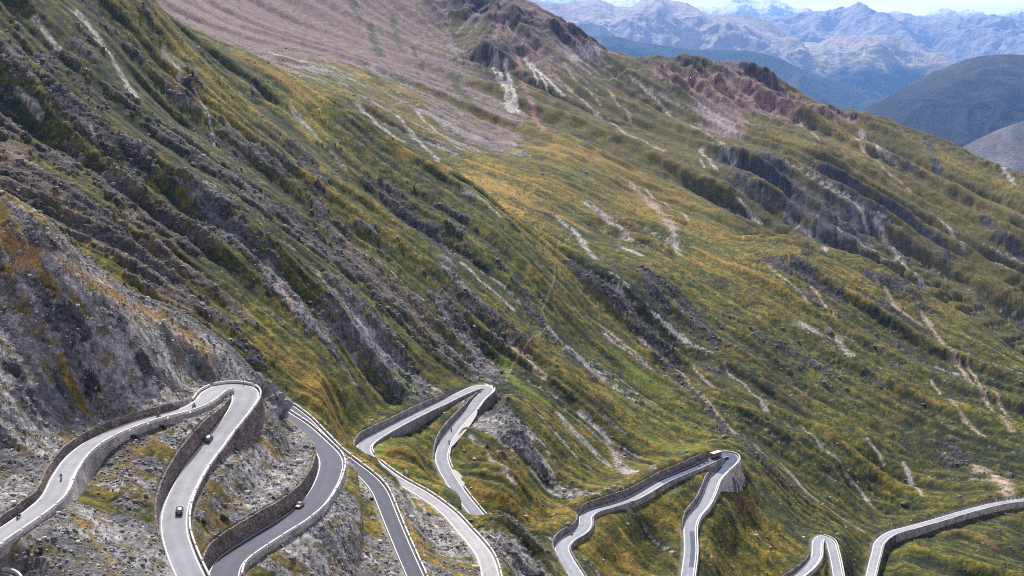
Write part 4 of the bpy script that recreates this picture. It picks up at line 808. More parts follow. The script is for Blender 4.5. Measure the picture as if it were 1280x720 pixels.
mountain('hills', [(1010,190),(1060,150),(1090,133),(1110,123),(1130,111),(1150,100),(1172,90),(1195,81),(1215,74),(1235,69.5),(1262,68),(1290,69),(1330,66),(1400,75),(1500,90)], 6200, .30, -900, 420, 260, 201, 130, -260, [(.003,.006,.008), (.03,.03,.034), (.055,.054,.062), SNO, None], jag=.25, spur=520.)
mountain('hills', [(1150,225),(1200,182),(1222,171),(1240,163),(1262,155),(1285,148),(1330,135),(1400,120)], 4300, .25, -900, 300, 200, 211, 60, -900, [FOR, (.12,.11,.10), (.17,.155,.155), SNO, None], jag=.3, spur=380.)
mountain('mountain_range', [(600,60),(700,48),(760,44),(800,52),(850,60),(900,63),(930,62),(960,68),(985,78),(1005,88),(1030,97),(1060,106),(1085,118),(1120,135),(1200,165)], 10500, .2, -1500, 500, 200, 221, 330, 400, [FOR, LIT_MEA, LIT_STO, SNO, None], jag=.8, spur=900.)
mountain('mountain_range', [(560,0),(620,-6),(660,-2),(683,3),(707,3),(726,1),(747,-3),(761,4),(772,8),(791,7),(805,-2),(833,-2),(846,1),(859,4),(871,9),(883,17.5),(906,19),(922,17.5),(937,17.5),(960,26),(975,37),(997,49),(1015,55),(1035,55),(1047,50),(1067,46),(1090,44),(1110,46),(1122,54),(1145,66),(1172,77),(1195,89),(1225,108),(1260,125)], 14500, .24, -1600, 900, 420, 231, 800, -330, [FOR, LIT_MEA, LIT_STO, SNO, None], jag=1.2, spur=1900.)
mountain('mountain_range', [(1120,120),(1160,100),(1200,82),(1230,80),(1260,84),(1300,90),(1400,100)], 16500, .15, -1600, 260, 200, 241, 320, -900, [FOR, LIT_MEA, LIT_STO, SNO, None], jag=.8, spur=1100.)
mountain('mountain_range', [(860,30),(900,30),(940,28),(960,26),(975,24),(992,22),(1006,19),(1017,16),(1035,15.5),(1052,15.5),(1065,15),(1070,12.5),(1080,15),(1090,17.5),(1110,19.5),(1120,18),(1127,15),(1135,18),(1145,21),(1172,25),(1192,22),(1200,19),(1208,22),(1217,25),(1235,24),(1245,19.5),(1252,22),(1262,24),(1275,30),(1300,33),(1360,30)], 22000, .3, -1500, 800, 380, 251, 950, -500, [FOR, (.24,.21,.15), (.30,.26,.23), SNO, None], jag=1.0, spur=2500.)
mountain('mountain_range', [(560,-20),(640,-14),(690,-6),(740,0),(765,4),(785,0),(800,6),(830,5),(860,9),(880,14),(904,10.5),(914,5),(925,1),(934,0),(943,6),(955,5),(963,2),(972,9),(980,10),(987,9),(995,16),(1010,15),(1020,20),(1060,22),(1110,24),(1150,21),(1157,18),(1165,15),(1182,15),(1190,20),(1230,26),(1262,22),(1285,19),(1340,20)], 33000, .28, -1500, 800, 260, 261, 1200, -500, [FOR, (.25,.22,.18), (.42,.39,.37), SNO, 520], jag=1.0, spur=3200.)
# valley floor
def sheet(name, x0, x1, y0, y1, z, mat):
    return mesh_obj(name, [(x0,y0,z),(x1,y0,z),(x1,y1,z),(x0,y1,z)], [(0,1,2,3)], mat)
M['valley'] = plain('valley_floor', (.03,.045,.02), .95, var=.4, scale=.002)
props(sheet('ground', -60000, 60000, -3000, 64000, -2660, M['valley']), kind='structure')

# ---------------------------------------------------------------- air
HZ = bpy.data.materials.new('pale_air'); HZ.use_nodes = True; nt = HZ.node_tree; nt.nodes.clear()
out = nt.nodes.new('ShaderNodeOutputMaterial'); pv = nt.nodes.new('ShaderNodeVolumePrincipled')
pv.inputs['Color'].default_value = (.20,.43,1.0,1); pv.inputs['Density'].default_value = HAZE = 2.6e-5; pv.inputs['Anisotropy'].default_value = .3
nt.links.new(pv.outputs[0], out.inputs['Volume'])
bx0, bx1, by0, by1, bz0, bz1 = -60500, 60500, -3500, 64500, -2662, 2450
V = [(x,y,z) for x in (bx0,bx1) for y in (by0,by1) for z in (bz0,bz1)]
haze = mesh_obj('haze', V, [(0,1,3,2),(4,6,7,5),(0,4,5,1),(2,3,7,6),(0,2,6,4),(1,5,7,3)], HZ); props(haze, kind='stuff')

# ---------------------------------------------------------------- light
W = bpy.data.worlds.new('World'); scene.world = W; W.use_nodes = True; nt = W.node_tree; nt.nodes.clear()
SUN_EL, SUN_AZ = R(42), R(348)      # azimuth clockwise from +Y (the way the camera looks)
ow = nt.nodes.new('ShaderNodeOutputWorld'); bg = nt.nodes.new('ShaderNodeBackground'); sk = nt.nodes.new('ShaderNodeTexSky')
sk.sky_type = 'NISHITA'; sk.sun_disc = False; sk.sun_elevation = SUN_EL; sk.sun_rotation = SUN_AZ; sk.altitude = 2700; sk.air_density = 1.0; sk.dust_density = 1.5
tc = nt.nodes.new('ShaderNodeTexCoord'); mp = nt.nodes.new('ShaderNodeMapping'); mp.inputs['Scale'].default_value = (1,1,6); nt.links.new(tc.outputs['Generated'], mp.inputs[0])
no = nt.nodes.new('ShaderNodeTexNoise'); no.inputs['Scale'].default_value = 3.2; no.inputs['Detail'].default_value = 6; nt.links.new(mp.outputs[0], no.inputs['Vector'])
mr = nt.nodes.new('ShaderNodeMapRange'); mr.inputs[1].default_value = .38; mr.inputs[2].default_value = .62; mr.inputs[3].default_value = .9; mr.inputs[4].default_value = 1.; nt.links.new(no.outputs['Fac'], mr.inputs[0])
sx = nt.nodes.new('ShaderNodeSeparateXYZ'); nt.links.new(tc.outputs['Generated'], sx.inputs[0])
hr = nt.nodes.new('ShaderNodeMapRange'); hr.inputs[1].default_value = .0; hr.inputs[2].default_value = .16; hr.inputs[3].default_value = 4.7; hr.inputs[4].default_value = .62; nt.links.new(sx.outputs[2], hr.inputs[0])
cl = nt.nodes.new('ShaderNodeVectorMath'); cl.operation = 'SCALE'; cl.inputs[0].default_value = (3.75,3.35,3.4); m2_ = nt.nodes.new('ShaderNodeMapping'); m2_.inputs['Scale'].default_value = (3,3,70); nt.links.new(tc.outputs['Generated'], m2_.inputs[0])
n2_ = nt.nodes.new('ShaderNodeTexNoise'); n2_.inputs['Scale'].default_value = 1.6; n2_.inputs['Detail'].default_value = 4; nt.links.new(m2_.outputs[0], n2_.inputs['Vector'])
r2_ = nt.nodes.new('ShaderNodeMapRange'); r2_.inputs[1].default_value = .35; r2_.inputs[2].default_value = .65; r2_.inputs[3].default_value = .74; r2_.inputs[4].default_value = 1.1; nt.links.new(n2_.outputs['Fac'], r2_.inputs[0])
mu_ = nt.nodes.new('ShaderNodeMath'); mu_.operation = 'MULTIPLY'; nt.links.new(hr.outputs[0], mu_.inputs[0]); nt.links.new(r2_.outputs[0], mu_.inputs[1]); nt.links.new(mu_.outputs[0], cl.inputs['Scale'])
mx = nt.nodes.new('ShaderNodeMix'); mx.data_type = 'RGBA'; nt.links.new(cl.outputs[0], mx.inputs[7]); nt.links.new(sk.outputs[0], mx.inputs[6]); nt.links.new(mr.outputs[0], mx.inputs[0])
nt.links.new(mx.outputs[2], bg.inputs[0]); bg.inputs[1].default_value = .12; nt.links.new(bg.outputs[0], ow.inputs[0])
sd = bpy.data.lights.new('sun', 'SUN'); sd.energy = 4.8; sd.angle = R(4); sd.color = (1,.95,.87); so = bpy.data.objects.new('sun', sd); C.objects.link(so)
sv = Vector((math.sin(SUN_AZ)*math.cos(SUN_EL), math.cos(SUN_AZ)*math.cos(SUN_EL), math.sin(SUN_EL)))
so.rotation_euler = sv.to_track_quat('Z', 'Y').to_euler()
scene.view_settings.view_transform = 'Standard'; scene.view_settings.look = 'None'; scene.view_settings.gamma = 1; scene.view_settings.exposure = 1.0
scene.view_settings.use_curve_mapping = False
# ---------------------------------------------------------------- camera
cd = bpy.data.cameras.new('camera'); cam = bpy.data.objects.new('camera', cd); C.objects.link(cam); scene.camera = cam
cd.sensor_width = 36; cd.sensor_fit = 'HORIZONTAL'; cd.lens = 36*F/1280; cd.clip_start = 1; cd.clip_end = 120000
cam.rotation_euler = (math.pi/2 - PH, 0, 0)
cy = scene.cycles
cy.max_bounces = 4; cy.diffuse_bounces = 2; cy.glossy_bounces = 2; cy.transmission_bounces = 2; cy.volume_bounces = 0; cy.caustics_reflective = False; cy.caustics_refractive = False
cy.use_denoising = False; cy.denoising_prefilter = 'ACCURATE'; cy.filter_width = 1.1
# ---------------------------------------------------------------- placing things on the roads
def road_at(road, u, v):
    """nearest road station to a photo pixel -> station index"""
    P = RD[road]['P']; best = None
    for i in range(len(P)):
        x, y, z = P[i,:3]; 
        # back to photo pixels
        yc = (y*0 + (-sP*(-1))*0)
        f = y*cP - z*sP; up = y*sP + z*cP
        uu = 640 + F*x/f; vv = 360 - F*up/f
        d = (uu-u)**2 + (vv-v)**2
        if best is None or d < best[0]: best = (d, i)
    return best[1]
def on_road(road, u, v, away=True):
    """exact spot under the pixel on the road surface, heading and grade"""
    r = RD[road]; i = road_at(road, u, v); P, T = r['P'], r['T']; h = -P[i,2]
    p, t = pt(u, v); Y = -h/t; X_ = p*Y
    N = r['N'][i]; s = (X_-P[i,0])*N[0] + (Y-P[i,1])*N[1]; al = (X_-P[i,0])*T[i,0] + (Y-P[i,1])*T[i,1]
    lim = P[i,3]/2 - 1.1; s = max(-lim, min(lim, s))
    x = P[i,0]+N[0]*s; y = P[i,1]+N[1]*s
    tx, ty = T[i]
    if (ty < 0) == away: tx, ty = -tx, -ty
    j = min(max(i,1), len(P)-2); g = (P[j+1,2]-P[j-1,2])/math.hypot(P[j+1,0]-P[j-1,0], P[j+1,1]-P[j-1,1])
    if tx*T[i,0]+ty*T[i,1] < 0: g = -g
    return (x, y, P[i,2]), math.atan2(ty, tx), math.atan(g)
def empty(name, spot, label, cat, group=None):
    o = bpy.data.objects.new(name, None); C.objects.link(o); loc, yaw, pitch = spot
    o.location = loc; o.rotation_euler = (0, -pitch, yaw); props(o, label, cat, group); return o
def bm_obj(name, bm, mat, parent, smooth=True):
    me = bpy.data.meshes.new(name); bmesh.ops.recalc_face_normals(bm, faces=bm.faces); bm.to_mesh(me); bm.free(); me.materials.append(mat)
    if smooth: me.polygons.foreach_set('use_smooth', [True]*len(me.polygons))
    o = bpy.data.objects.new(name, me); C.objects.link(o); o.parent = parent; return o
def bx(bm, c, s, bevel=0., seg=2, rot=None):
    r = bmesh.ops.create_cube(bm, size=1); vs = r['verts']
    bmesh.ops.scale(bm, vec=s, verts=vs)
    if bevel:
        es = list({e for v in vs for e in v.link_edges}); q = bmesh.ops.bevel(bm, geom=es, offset=bevel, segments=seg, affect='EDGES', profile=.5)
        vs = list({v for f in q['faces'] for v in f.verts} | {v for v in vs if v.is_valid})
    if rot is not None: bmesh.ops.rotate(bm, matrix=rot, verts=vs)
    bmesh.ops.translate(bm, vec=c, verts=vs); return vs
def cyl(bm, a, b, r0, r1=None, seg=14):
    a, b = Vector(a), Vector(b); d = b-a; m = Matrix.Translation((a+b)/2) @ d.to_track_quat('Z','Y').to_matrix().to_4x4()
    bmesh.ops.create_cone(bm, cap_ends=True, segments=seg, radius1=r0, radius2=r0 if r1 is None else r1, depth=d.length, matrix=m)
def torus(bm, c, R_, r_, axis='Y', n=22, m=8):
    V = []
    for i in range(n):
        a = 2*math.pi*i/n
        for j in range(m):
            b = 2*math.pi*j/m; rr = R_+r_*math.cos(b); V.append(bm.verts.new((c[0]+rr*math.cos(a), c[1]+r_*math.sin(b), c[2]+rr*math.sin(a))))
    for i in range(n):
        for j in range(m):
            bm.faces.new((V[i*m+j], V[((i+1)%n)*m+j], V[((i+1)%n)*m+(j+1)%m], V[i*m+(j+1)%m]))
def loft(bm, secs, close=True):
    """secs: list of rings (same count) of 3D points"""
    rings = [[bm.verts.new(p) for p in s] for s in secs]; n = len(rings[0])
    for a, b in zip(rings[:-1], rings[1:]):
        for j in range(n): bm.faces.new((a[j], a[(j+1)%n], b[(j+1)%n], b[j]))
    if close: bm.faces.new(rings[0][::-1]); bm.faces.new(rings[-1])
def car_ring(x, w, z0, z1, k=.12):
    return [(x,-w*.93,z0),(x,-w,z0+k),(x,-w,z1-k*1.2),(x,-w*.9,z1-.02),(x,-w*.5,z1+.02),(x,0,z1+.03),(x,w*.5,z1+.02),(x,w*.9,z1-.02),(x,w,z1-k*1.2),(x,w,z0+k),(x,w*.93,z0)]
def wheel(parent, x, y, r_, name='wheel', w=.11):
    bm = bmesh.new(); torus(bm, (x,y,r_), r_-.085, .10); t = bm_obj(name, bm, M['tyre'], parent)
    bm = bmesh.new(); cyl(bm, (x,y-w*.75,r_), (x,y+w*.75,r_), r_*.62, seg=18)
    for k in range(5):
        a = 2*math.pi*k/5; bx(bm, (x+math.cos(a)*r_*.33, y+(w*.85 if y>0 else -w*.85), r_+math.sin(a)*r_*.33), (r_*.5,.03,.07), rot=None)
    bm_obj('rim', bm, M['rim'], t); return t
def make_car(name, spot, label, body_mat, roof_mat=None, glass='glass', wagon=True, group=None, L=4.3, W_=.9, Hh=1.48):
    root = empty(name, spot, label, 'car', group)
    h = L/2; bm = bmesh.new()
    loft(bm, [car_ring(-h, W_*.86, .30, .78), car_ring(-h+.06, W_*.95, .24, .92), car_ring(-h+.5, W_, .2, .98), car_ring(-.6, W_, .2, .95), car_ring(.75, W_, .2, .93), car_ring(h-.75, W_*.98, .2, .86), car_ring(h-.15, W_*.9, .24, .70), car_ring(h, W_*.78, .32, .58)])
    body = bm_obj('body', bm, body_mat, root)
    bm = bmesh.new()
    rb = -h+.22 if wagon else -h+.75
    def cab(x, w, z0, z1): return [(x,-w,z0),(x,-w*.98,(z0+z1)/2),(x,-w*.86,z1),(x,0,z1+.03),(x,w*.86,z1),(x,w*.98,(z0+z1)/2),(x,w,z0)]
    loft(bm, [cab(rb, W_*.86, .9, .95), cab(rb+.30, W_*.86, .9, Hh-.12), cab(rb+.6, W_*.84, .9, Hh-.06), cab(.1, W_*.84, .9, Hh-.05), cab(.45, W_*.84, .9, Hh-.12), cab(1.15, W_*.86, .88, .94)])
    bm_obj('window', bm, M[glass], root)
    bm = bmesh.new(); bx(bm, ((rb+.45+.3)/2, 0, Hh-.03), (.3-rb-.35, W_*1.50, .06), .025); bm_obj('roof', bm, roof_mat or body_mat, root)
    for s in (-1,1):
        for xx, dxx in ((rb+.35,-.18),(-.35,0),(.55,.30)):
            bm = bmesh.new(); cyl(bm, (xx+dxx*1.2, s*W_*.90, .93), (xx-dxx*.2, s*W_*.765, Hh-.04), .035, seg=6); bm_obj('pillar', bm, body_mat, root)
    for x in (-h+.82, h-.86):
        for s in (-1, 1): wheel(root, x, s*(W_-.08), .32)
    for s in (-1, 1):
        bm = bmesh.new(); bx(bm, (h-.17, s*W_*.66, .66), (.22,.30,.13), .04); bm_obj('headlight', bm, M['lamp_clear'], root)
        bm = bmesh.new(); bx(bm, (-h+.06, s*W_*.76, .80), (.12,.22,.20), .03); bm_obj('tail_light', bm, M['lamp_red'], root)
        bm = bmesh.new(); bx(bm, (.62, s*(W_+.10), .98), (.16,.20,.12), .04); bm_obj('mirror', bm, body_mat, root)
    bm = bmesh.new(); bx(bm, (h-.02, 0, .40), (.10, W_*1.35, .22), .04); bm_obj('front_bumper', bm, M['black_paint'], root)
    bm = bmesh.new(); bx(bm, (-h+.0, 0, .42), (.12, W_*1.5, .24), .04); bm_obj('rear_bumper', bm, body_mat, root)
    bm = bmesh.new(); bx(bm, (-h-.005, 0, .68), (.03, .52, .12), .005); bm_obj('number_plate', bm, M['sign_white'], root)
    bm = bmesh.new(); cyl(bm, (-h+.9,0,Hh), (-h+.82,0,Hh+.14), .012, seg=5); bm_obj('antenna', bm, M['tyre'], root)
    return root
CG = 'cars on the hairpin roads'
make_car('car', on_road('one', 264.5, 545.5, True), 'small dark blue car by the wall, upper of two on the left hairpin road', M['navy_paint'], glass='sky_glass', group=CG)
make_car('car', on_road('one', 224, 641.5, True), 'black hatchback mid road, lower of two cars on the left hairpin road', M['black_paint'], glass='sky_glass', group=CG)
make_car('car', on_road('two', 380, 627, False), 'pale red car hugging the dark stone wall on the dark asphalt bend', M['pink_paint'], roof_mat=M['black_paint'], glass='sky_glass', group=CG, wagon=False)

# ---------------------------------------------------------------- bus at the fourth hairpin
def make_bus(spot):
    root = empty('bus', spot, 'small red coach with cream roof entering the hairpin on the right, rear towards us', 'bus')
    L, W_, H = 7.4, 1.18, 3.0; h = L/2
    def ring(x, w, z0, z1): return [(x,-w,z0),(x,-w,z1),(x,w,z1),(x,w,z0)]
    bm = bmesh.new(); bx(bm, (0,0,.95), (L,2*W_,1.15), .10); bm_obj('body', bm, M['bus_dark'], root)
    bm = bmesh.new(); bx(bm, (-h+.02,0,1.15), (.16,2*W_-.04,1.55), .06); bm_obj('rear_panel', bm, M['bus_red'], root)
    bm = bmesh.new(); bx(bm, (h-.04,0,1.0), (.14,2*W_-.04,1.15), .05); bm_obj('front_panel', bm, M['bus_red'], root)
    bm = bmesh.new(); bx(bm, (0,0,2.08), (L-.08,2*W_-.05,1.12), .10); bm_obj('window', bm, M['glass'], root)
    bm = bmesh.new(); bx(bm, (0,0,2.78), (L-.02,2*W_+.02,.34), .14, 3); rf = bm_obj('roof', bm, M['cream'], root)
    bm = bmesh.new(); bx(bm, (1.0,0,2.99), (1.7,1.3,.18), .05); bm_obj('roof_unit', bm, M['cream'], rf)
    bm = bmesh.new(); bx(bm, (-1.9,0,2.97), (.8,.8,.08), .03); bm_obj('roof_hatch', bm, M['cream'], rf)
    for s in (-1,1):
        for k in range(4):
            bm = bmesh.new(); bx(bm, (-h+1.15+k*1.65, s*(W_-.01), 2.08), (.10,.05,1.14), .01); bm_obj('window_pillar', bm, M['bus_red'] if k == 0 else M['bus_dark'], root)
        bm = bmesh.new(); bx(bm, (-h-.06, s*.95, 1.15), (.06,.18,.42), .02); bm_obj('tail_light', bm, M['lamp_red'], root)
        bm = bmesh.new(); bx(bm, (h+.02, s*.85, .80), (.08,.36,.20), .03); bm_obj('headlight', bm, M['lamp_clear'], root)
        bm = bmesh.new(); bx(bm, (h+.16, s*(W_+.16), 2.3), (.10,.22,.42), .04); bm_obj('mirror', bm, M['bus_dark'], root)
    for x in (-h+1.6, h-1.5):
        for s in (-1,1): wheel(root, x, s*(W_-.10), .46)
    bm = bmesh.new(); bx(bm, (-h-.03,0,.52), (.16,2*W_-.1,.28), .05); bm_obj('rear_bumper', bm, M['tyre'], root)
    bm = bmesh.new(); bx(bm, (-h-.02,0,2.12), (.06,1.9,.72), .02); bm_obj('rear_window', bm, M['glass'], root)
    bm = bmesh.new(); bx(bm, (-h-.07,0,.78), (.03,.52,.12), .005); bm_obj('number_plate', bm, M['sign_white'], root)
    return root
spot = on_road('four', 894.5, 571.5, True); make_bus((spot[0], spot[1]-.18, spot[2]))

# ---------------------------------------------------------------- motorcycles, each with its rider
def skin(name, verts, edges, radii, mat, parent=None, root_i=0, sub=1):
    me = bpy.data.meshes.new(name); me.from_pydata(verts, edges, []); o = bpy.data.objects.new(name, me); C.objects.link(o)
    if parent: o.parent = parent
    bpy.context.view_layer.objects.active = o
    sk_ = o.modifiers.new('skin', 'SKIN'); sk_.use_smooth_shade = True
    for i, r_ in enumerate(radii):
        me.skin_vertices[0].data[i].radius = (r_, r_) if not isinstance(r_, tuple) else r_
        me.skin_vertices[0].data[i].use_root = (i == root_i)
    ss = o.modifiers.new('sub', 'SUBSURF'); ss.levels = sub; ss.render_levels = sub
    dg = bpy.context.evaluated_depsgraph_get(); me2 = bpy.data.meshes.new_from_object(o.evaluated_get(dg)); o.modifiers.clear(); o.data = me2
    me2.materials.clear(); me2.materials.append(mat); me2.polygons.foreach_set('use_smooth', [True]*len(me2.polygons)); return o
def build_bike(root, paint):
    for x in (-.72, .74):
        bm = bmesh.new(); torus(bm, (x,0,.32), .26, .065, n=24); t = bm_obj('wheel', bm, M['tyre'], root)
        bm = bmesh.new()
        for k in range(6):
            a = math.pi*k/6; cyl(bm, (x-.24*math.cos(a),0,.32-.24*math.sin(a)), (x+.24*math.cos(a),0,.32+.24*math.sin(a)), .015, seg=5)
        cyl(bm, (x,-.06,.32), (x,.06,.32), .06); bm_obj('rim', bm, M['rim'], t)
    bm = bmesh.new(); bx(bm, (.02,0,.46), (.52,.34,.36), .06); cyl(bm, (-.1,0,.55), (-.72,.11,.32), .035); cyl(bm, (-.1,0,.55), (-.72,-.11,.32), .035); bm_obj('engine', bm, M['metal'], root)
    bm = bmesh.new(); bx(bm, (.17,0,.84), (.50,.32,.24), .09, 3); bm_obj('fuel_tank', bm, paint, root)
    bm = bmesh.new(); bx(bm, (-.38,0,.82), (.66,.28,.12), .05); bx(bm, (-.66,0,.88), (.2,.24,.06), .02); bm_obj('seat', bm, M['leather'], root)
    bm = bmesh.new(); loft(bm, [[(.42,-.20,.62),(.42,.20,.62),(.42,.16,1.02),(.42,-.16,1.02)], [(.66,-.19,.66),(.66,.19,.66),(.60,.13,1.04),(.60,-.13,1.04)], [(.80,-.09,.74),(.80,.09,.74),(.72,.07,.96),(.72,-.07,.96)]]); bm_obj('fairing', bm, paint, root)
    bm = bmesh.new(); cyl(bm, (.77,0,.84), (.82,0,.84), .075); bm_obj('headlight', bm, M['lamp_clear'], root)
    bm = bmesh.new(); bx(bm, (.60,0,1.13), (.04,.30,.24), .015, rot=Matrix.Rotation(-.5,3,'Y')); bm_obj('windscreen', bm, M['sky_glass'], root)
    bm = bmesh.new()
    for s in (-1,1): cyl(bm, (.74,s*.085,.32), (.50,s*.085,.98), .03)
    bm_obj('fork', bm, M['metal'], root)
    bm = bmesh.new(); cyl(bm, (.44,-.36,1.04), (.50,0,1.0), .018); cyl(bm, (.50,0,1.0), (.44,.36,1.04), .018)
    for s in (-1,1): cyl(bm, (.46,s*.26,1.04), (.52,s*.34,1.2), .01); bx(bm, (.52,s*.36,1.22), (.03,.13,.08), .02)
    bm_obj('handlebar', bm, M['tyre'], root)
    bm = bmesh.new(); cyl(bm, (-.1,-.17,.33), (-.85,-.2,.42), .045, .06); bm_obj('exhaust', bm, M['rim'], root)
    bm = bmesh.new(); bx(bm, (-.80,0,.86), (.05,.16,.07), .02); bm_obj('tail_light', bm, M['lamp_red'], root)
def build_rider(root, suit):
    # riding pose: seated, leaning forward, hands closed on the grips, boots on the pegs
    V = [(-.30,0,.98),(-.27,0,1.14),(-.19,0,1.32),(-.10,0,1.46),(-.06,0,1.54)]; E = [(0,1),(1,2),(2,3),(3,4)]; Rr = [(.17,.14),(.155,.12),(.175,.125),(.15,.11),.065]
    for s in (-1,1):
        b = len(V); V += [(-.10,s*.19,1.45),(.09,s*.30,1.24),(.34,s*.33,1.12),(.43,s*.33,1.075)]; E += [(3,b),(b,b+1),(b+1,b+2),(b+2,b+3)]; Rr += [.075,.058,.046,.035]
        for q, (dx_, dz_) in enumerate(((.045,.012),(.05,.004),(.048,-.008),(.04,-.02))):
            c = len(V); yo = s*(.30+.022*q); V += [(.43+dx_, yo, 1.075+dz_+.015),(.43+dx_+.012, yo, 1.045+dz_)]; E += [(b+3,c),(c,c+1)]; Rr += [.012,.010]
        c = len(V); V += [(.44,s*.285,1.055),(.465,s*.275,1.03)]; E += [(b+3,c),(c,c+1)]; Rr += [.014,.011]
        b = len(V); V += [(-.22,s*.12,.94),(.17,s*.25,.80),(-.06,s*.25,.46),(-.08,s*.25,.38),(.10,s*.26,.34)]; E += [(0,b),(b,b+1),(b+1,b+2),(b+2,b+3),(b+3,b+4)]; Rr += [.10,.075,.055,.05,.042]
    body = skin('body', V, E, Rr, suit, root, 0, 1)
    return body
def helmet(root, mat):
    bm = bmesh.new(); bmesh.ops.create_icosphere(bm, subdivisions=3, radius=.15, matrix=Matrix.Translation((.0,0,1.68)) @ Matrix.Diagonal((1.08,.92,1.0,1)))
    h_ = bm_obj('helmet', bm, mat, root)
    bm = bmesh.new(); bx(bm, (.12,0,1.69), (.09,.21,.085), .035, 2); bm_obj('visor', bm, M['glass'], h_)
def copy_tree(o, parent=None):
    c = o.copy(); C.objects.link(c); c.parent = parent
    for ch in [k for k in bpy.data.objects if k.parent == o]: copy_tree(ch, c)
    return c
protoB = {}
def rider_pair(spot, mlabel, plabel, paint, suit, hel):
    key = (paint, suit, hel)
    if key not in protoB:
        m = empty('motorcycle', spot, mlabel, 'motorcycle', 'motorcycles on the pass road'); build_bike(m, M[paint])
        p = empty('person', spot, plabel, 'person', 'riders on motorcycles'); build_rider(p, M[suit]); helmet(p, M[hel]); protoB[key] = (m, p)
    else:
        m0, p0 = protoB[key]; m = copy_tree(m0); p = copy_tree(p0)
        for o, lb in ((m, mlabel), (p, plabel)): o.location = spot[0]; o.rotation_euler = (0, -spot[2], spot[1]); o['label'] = lb
SP = [
 ('one',76.5,600,False,'black and white motorcycle coming down the middle of the highest road','rider in black with a white helmet coming down the highest road','white_paint','leather','helmet_white'),
 ('one',28,643,True,'dark motorcycle close to the rubble wall at the far left edge','dark rider close to the rubble wall at the far left edge','black_paint','leather','helmet'),
 ('one',197.5,523,False,'dark motorcycle beside the notched parapet, nearer of two before the left hairpin','dark rider beside the notched parapet, nearer of two before the left hairpin','black_paint','leather','helmet_white'),
 ('one',240.5,511,False,'dark motorcycle at the entry of the left hairpin, farther of the pair','rider in dark clothes at the entry of the left hairpin, farther of the pair','black_paint','leather','helmet'),
 ('three',565,537.5,False,'small dark motorcycle on the road with the lay-bys, upper of two','dark rider on the road with the lay-bys, upper of two','black_paint','leather','helmet'),
 ('three',560.5,556,False,'small dark motorcycle on the road with the lay-bys, lower of two','dark rider on the road with the lay-bys, lower of two','black_paint','leather','helmet'),
 ('four',884.5,576,True,'dark motorcycle right behind the red bus, first of three','rider right behind the red bus, first of three','black_paint','leather','helmet'),
 ('four',880,578.8,True,'dark motorcycle in the middle of the three following the bus','rider in the middle of the three following the bus','black_paint','leather','helmet'),
 ('four',873.5,582,True,'dark motorcycle last of the three following the bus','rider last of the three following the bus','black_paint','leather','helmet'),
]
for rd_, u, v, aw, ml, pl, a_, b_, c_ in SP: rider_pair(on_road(rd_, u, v, aw), ml, pl, a_, b_, c_)

# ---------------------------------------------------------------- signs and marker posts
def ground_hit(u, v):
    p, t = pt(u, v); j = int(np.clip(round((p-pc[0])/(pc[1]-pc[0])), 0, NP_-1)); col = Z[:,j]/Yg[:,0]
    m = col >= t; i = int(np.argmax(m)); Y = Yg[i,0]; return Vector((p*Y, Y, Z[i,j]))
def zat(x, y):
    j = int(np.clip(round((x/y-pc[0])/(pc[1]-pc[0])), 0, NP_-1)); i = int(np.clip(np.searchsorted(lrows, math.log(y)), 0, NR-1)); return float(Z[i,j])
r = RD['one']; i = r['st'][13]; P_, N_ = r['P'], r['N']; o_ = P_[i,3]/2+.05
def sign_post(i, r, label, h=2.4, side=1, panel=True):
    P_, N_, T_ = r['P'], r['N'], r['T']; o_ = P_[i,3]/2+.15
    root = empty('road_sign', ((P_[i,0]+side*N_[i,0]*o_, P_[i,1]+side*N_[i,1]*o_, P_[i,2]+.1), math.atan2(T_[i,1],T_[i,0]), 0), label, 'sign')
    bm = bmesh.new(); cyl(bm, (0,0,-.2), (0,0,h), .07, seg=10); bm_obj('post', bm, M['post'], root)
    bm = bmesh.new(); bx(bm, (0,0,h-.15), (.5,.06,.55), .02, rot=Matrix.Rotation(-math.atan2(T_[i,1],T_[i,0]),3,'Z')); f_ = bm_obj('panel', bm, M['sign_white'], root)
    bm = bmesh.new(); bx(bm, (0,0,h-.8), (.4,.065,.35), .02, rot=Matrix.Rotation(-math.atan2(T_[i,1],T_[i,0]),3,'Z')); bm_obj('lower_panel', bm, M['post'], root)
    return root
sign_post(r['st'][12]+3, r, 'dark post with a white plate at the top of the left hairpin')
r = RD['four']; sign_post(r['st'][17], r, 'small white sign on the outer rim of the bus hairpin', 1.8)

# ---------------------------------------------------------------- buttressed wall under the bus hairpin
r = RD['four']; P_, N_, T_ = r['P'], r['N'], r['T']
root = bpy.data.objects.new('buttress_wall', None); C.objects.link(root); ia, ib = r['st'][17]-2, r['st'][20]-2; im = (ia+ib)//2
root.location = tuple(P_[im,:3]); props(root, 'tall ribbed stone buttress wall holding up the outside of the bus hairpin', 'wall'); off = Vector(root.location)
V = []; Fc = []; n = 0
for q, i in enumerate(range(ia, ib)):
    hw = P_[i,3]/2; e = min(1, (q+1)/4, (ib-i)/4)
    for o, z in ((.8,-.15),(1.2,-4),(2.2,-8*e-2),(3.4,-15*e-3)):
        V.append(Vector((P_[i,0]+N_[i,0]*(hw+o), P_[i,1]+N_[i,1]*(hw+o), P_[i,2]+z))-off)
    if q:
        for j in range(3): Fc.append(((q-1)*4+j, (q-1)*4+j+1, q*4+j+1, q*4+j))
mesh_obj('wall_face', V, Fc, M['grey_stone'], root)
k = 0
tot = float(np.hypot(np.diff(P_[ia:ib,0]), np.diff(P_[ia:ib,1])).sum())
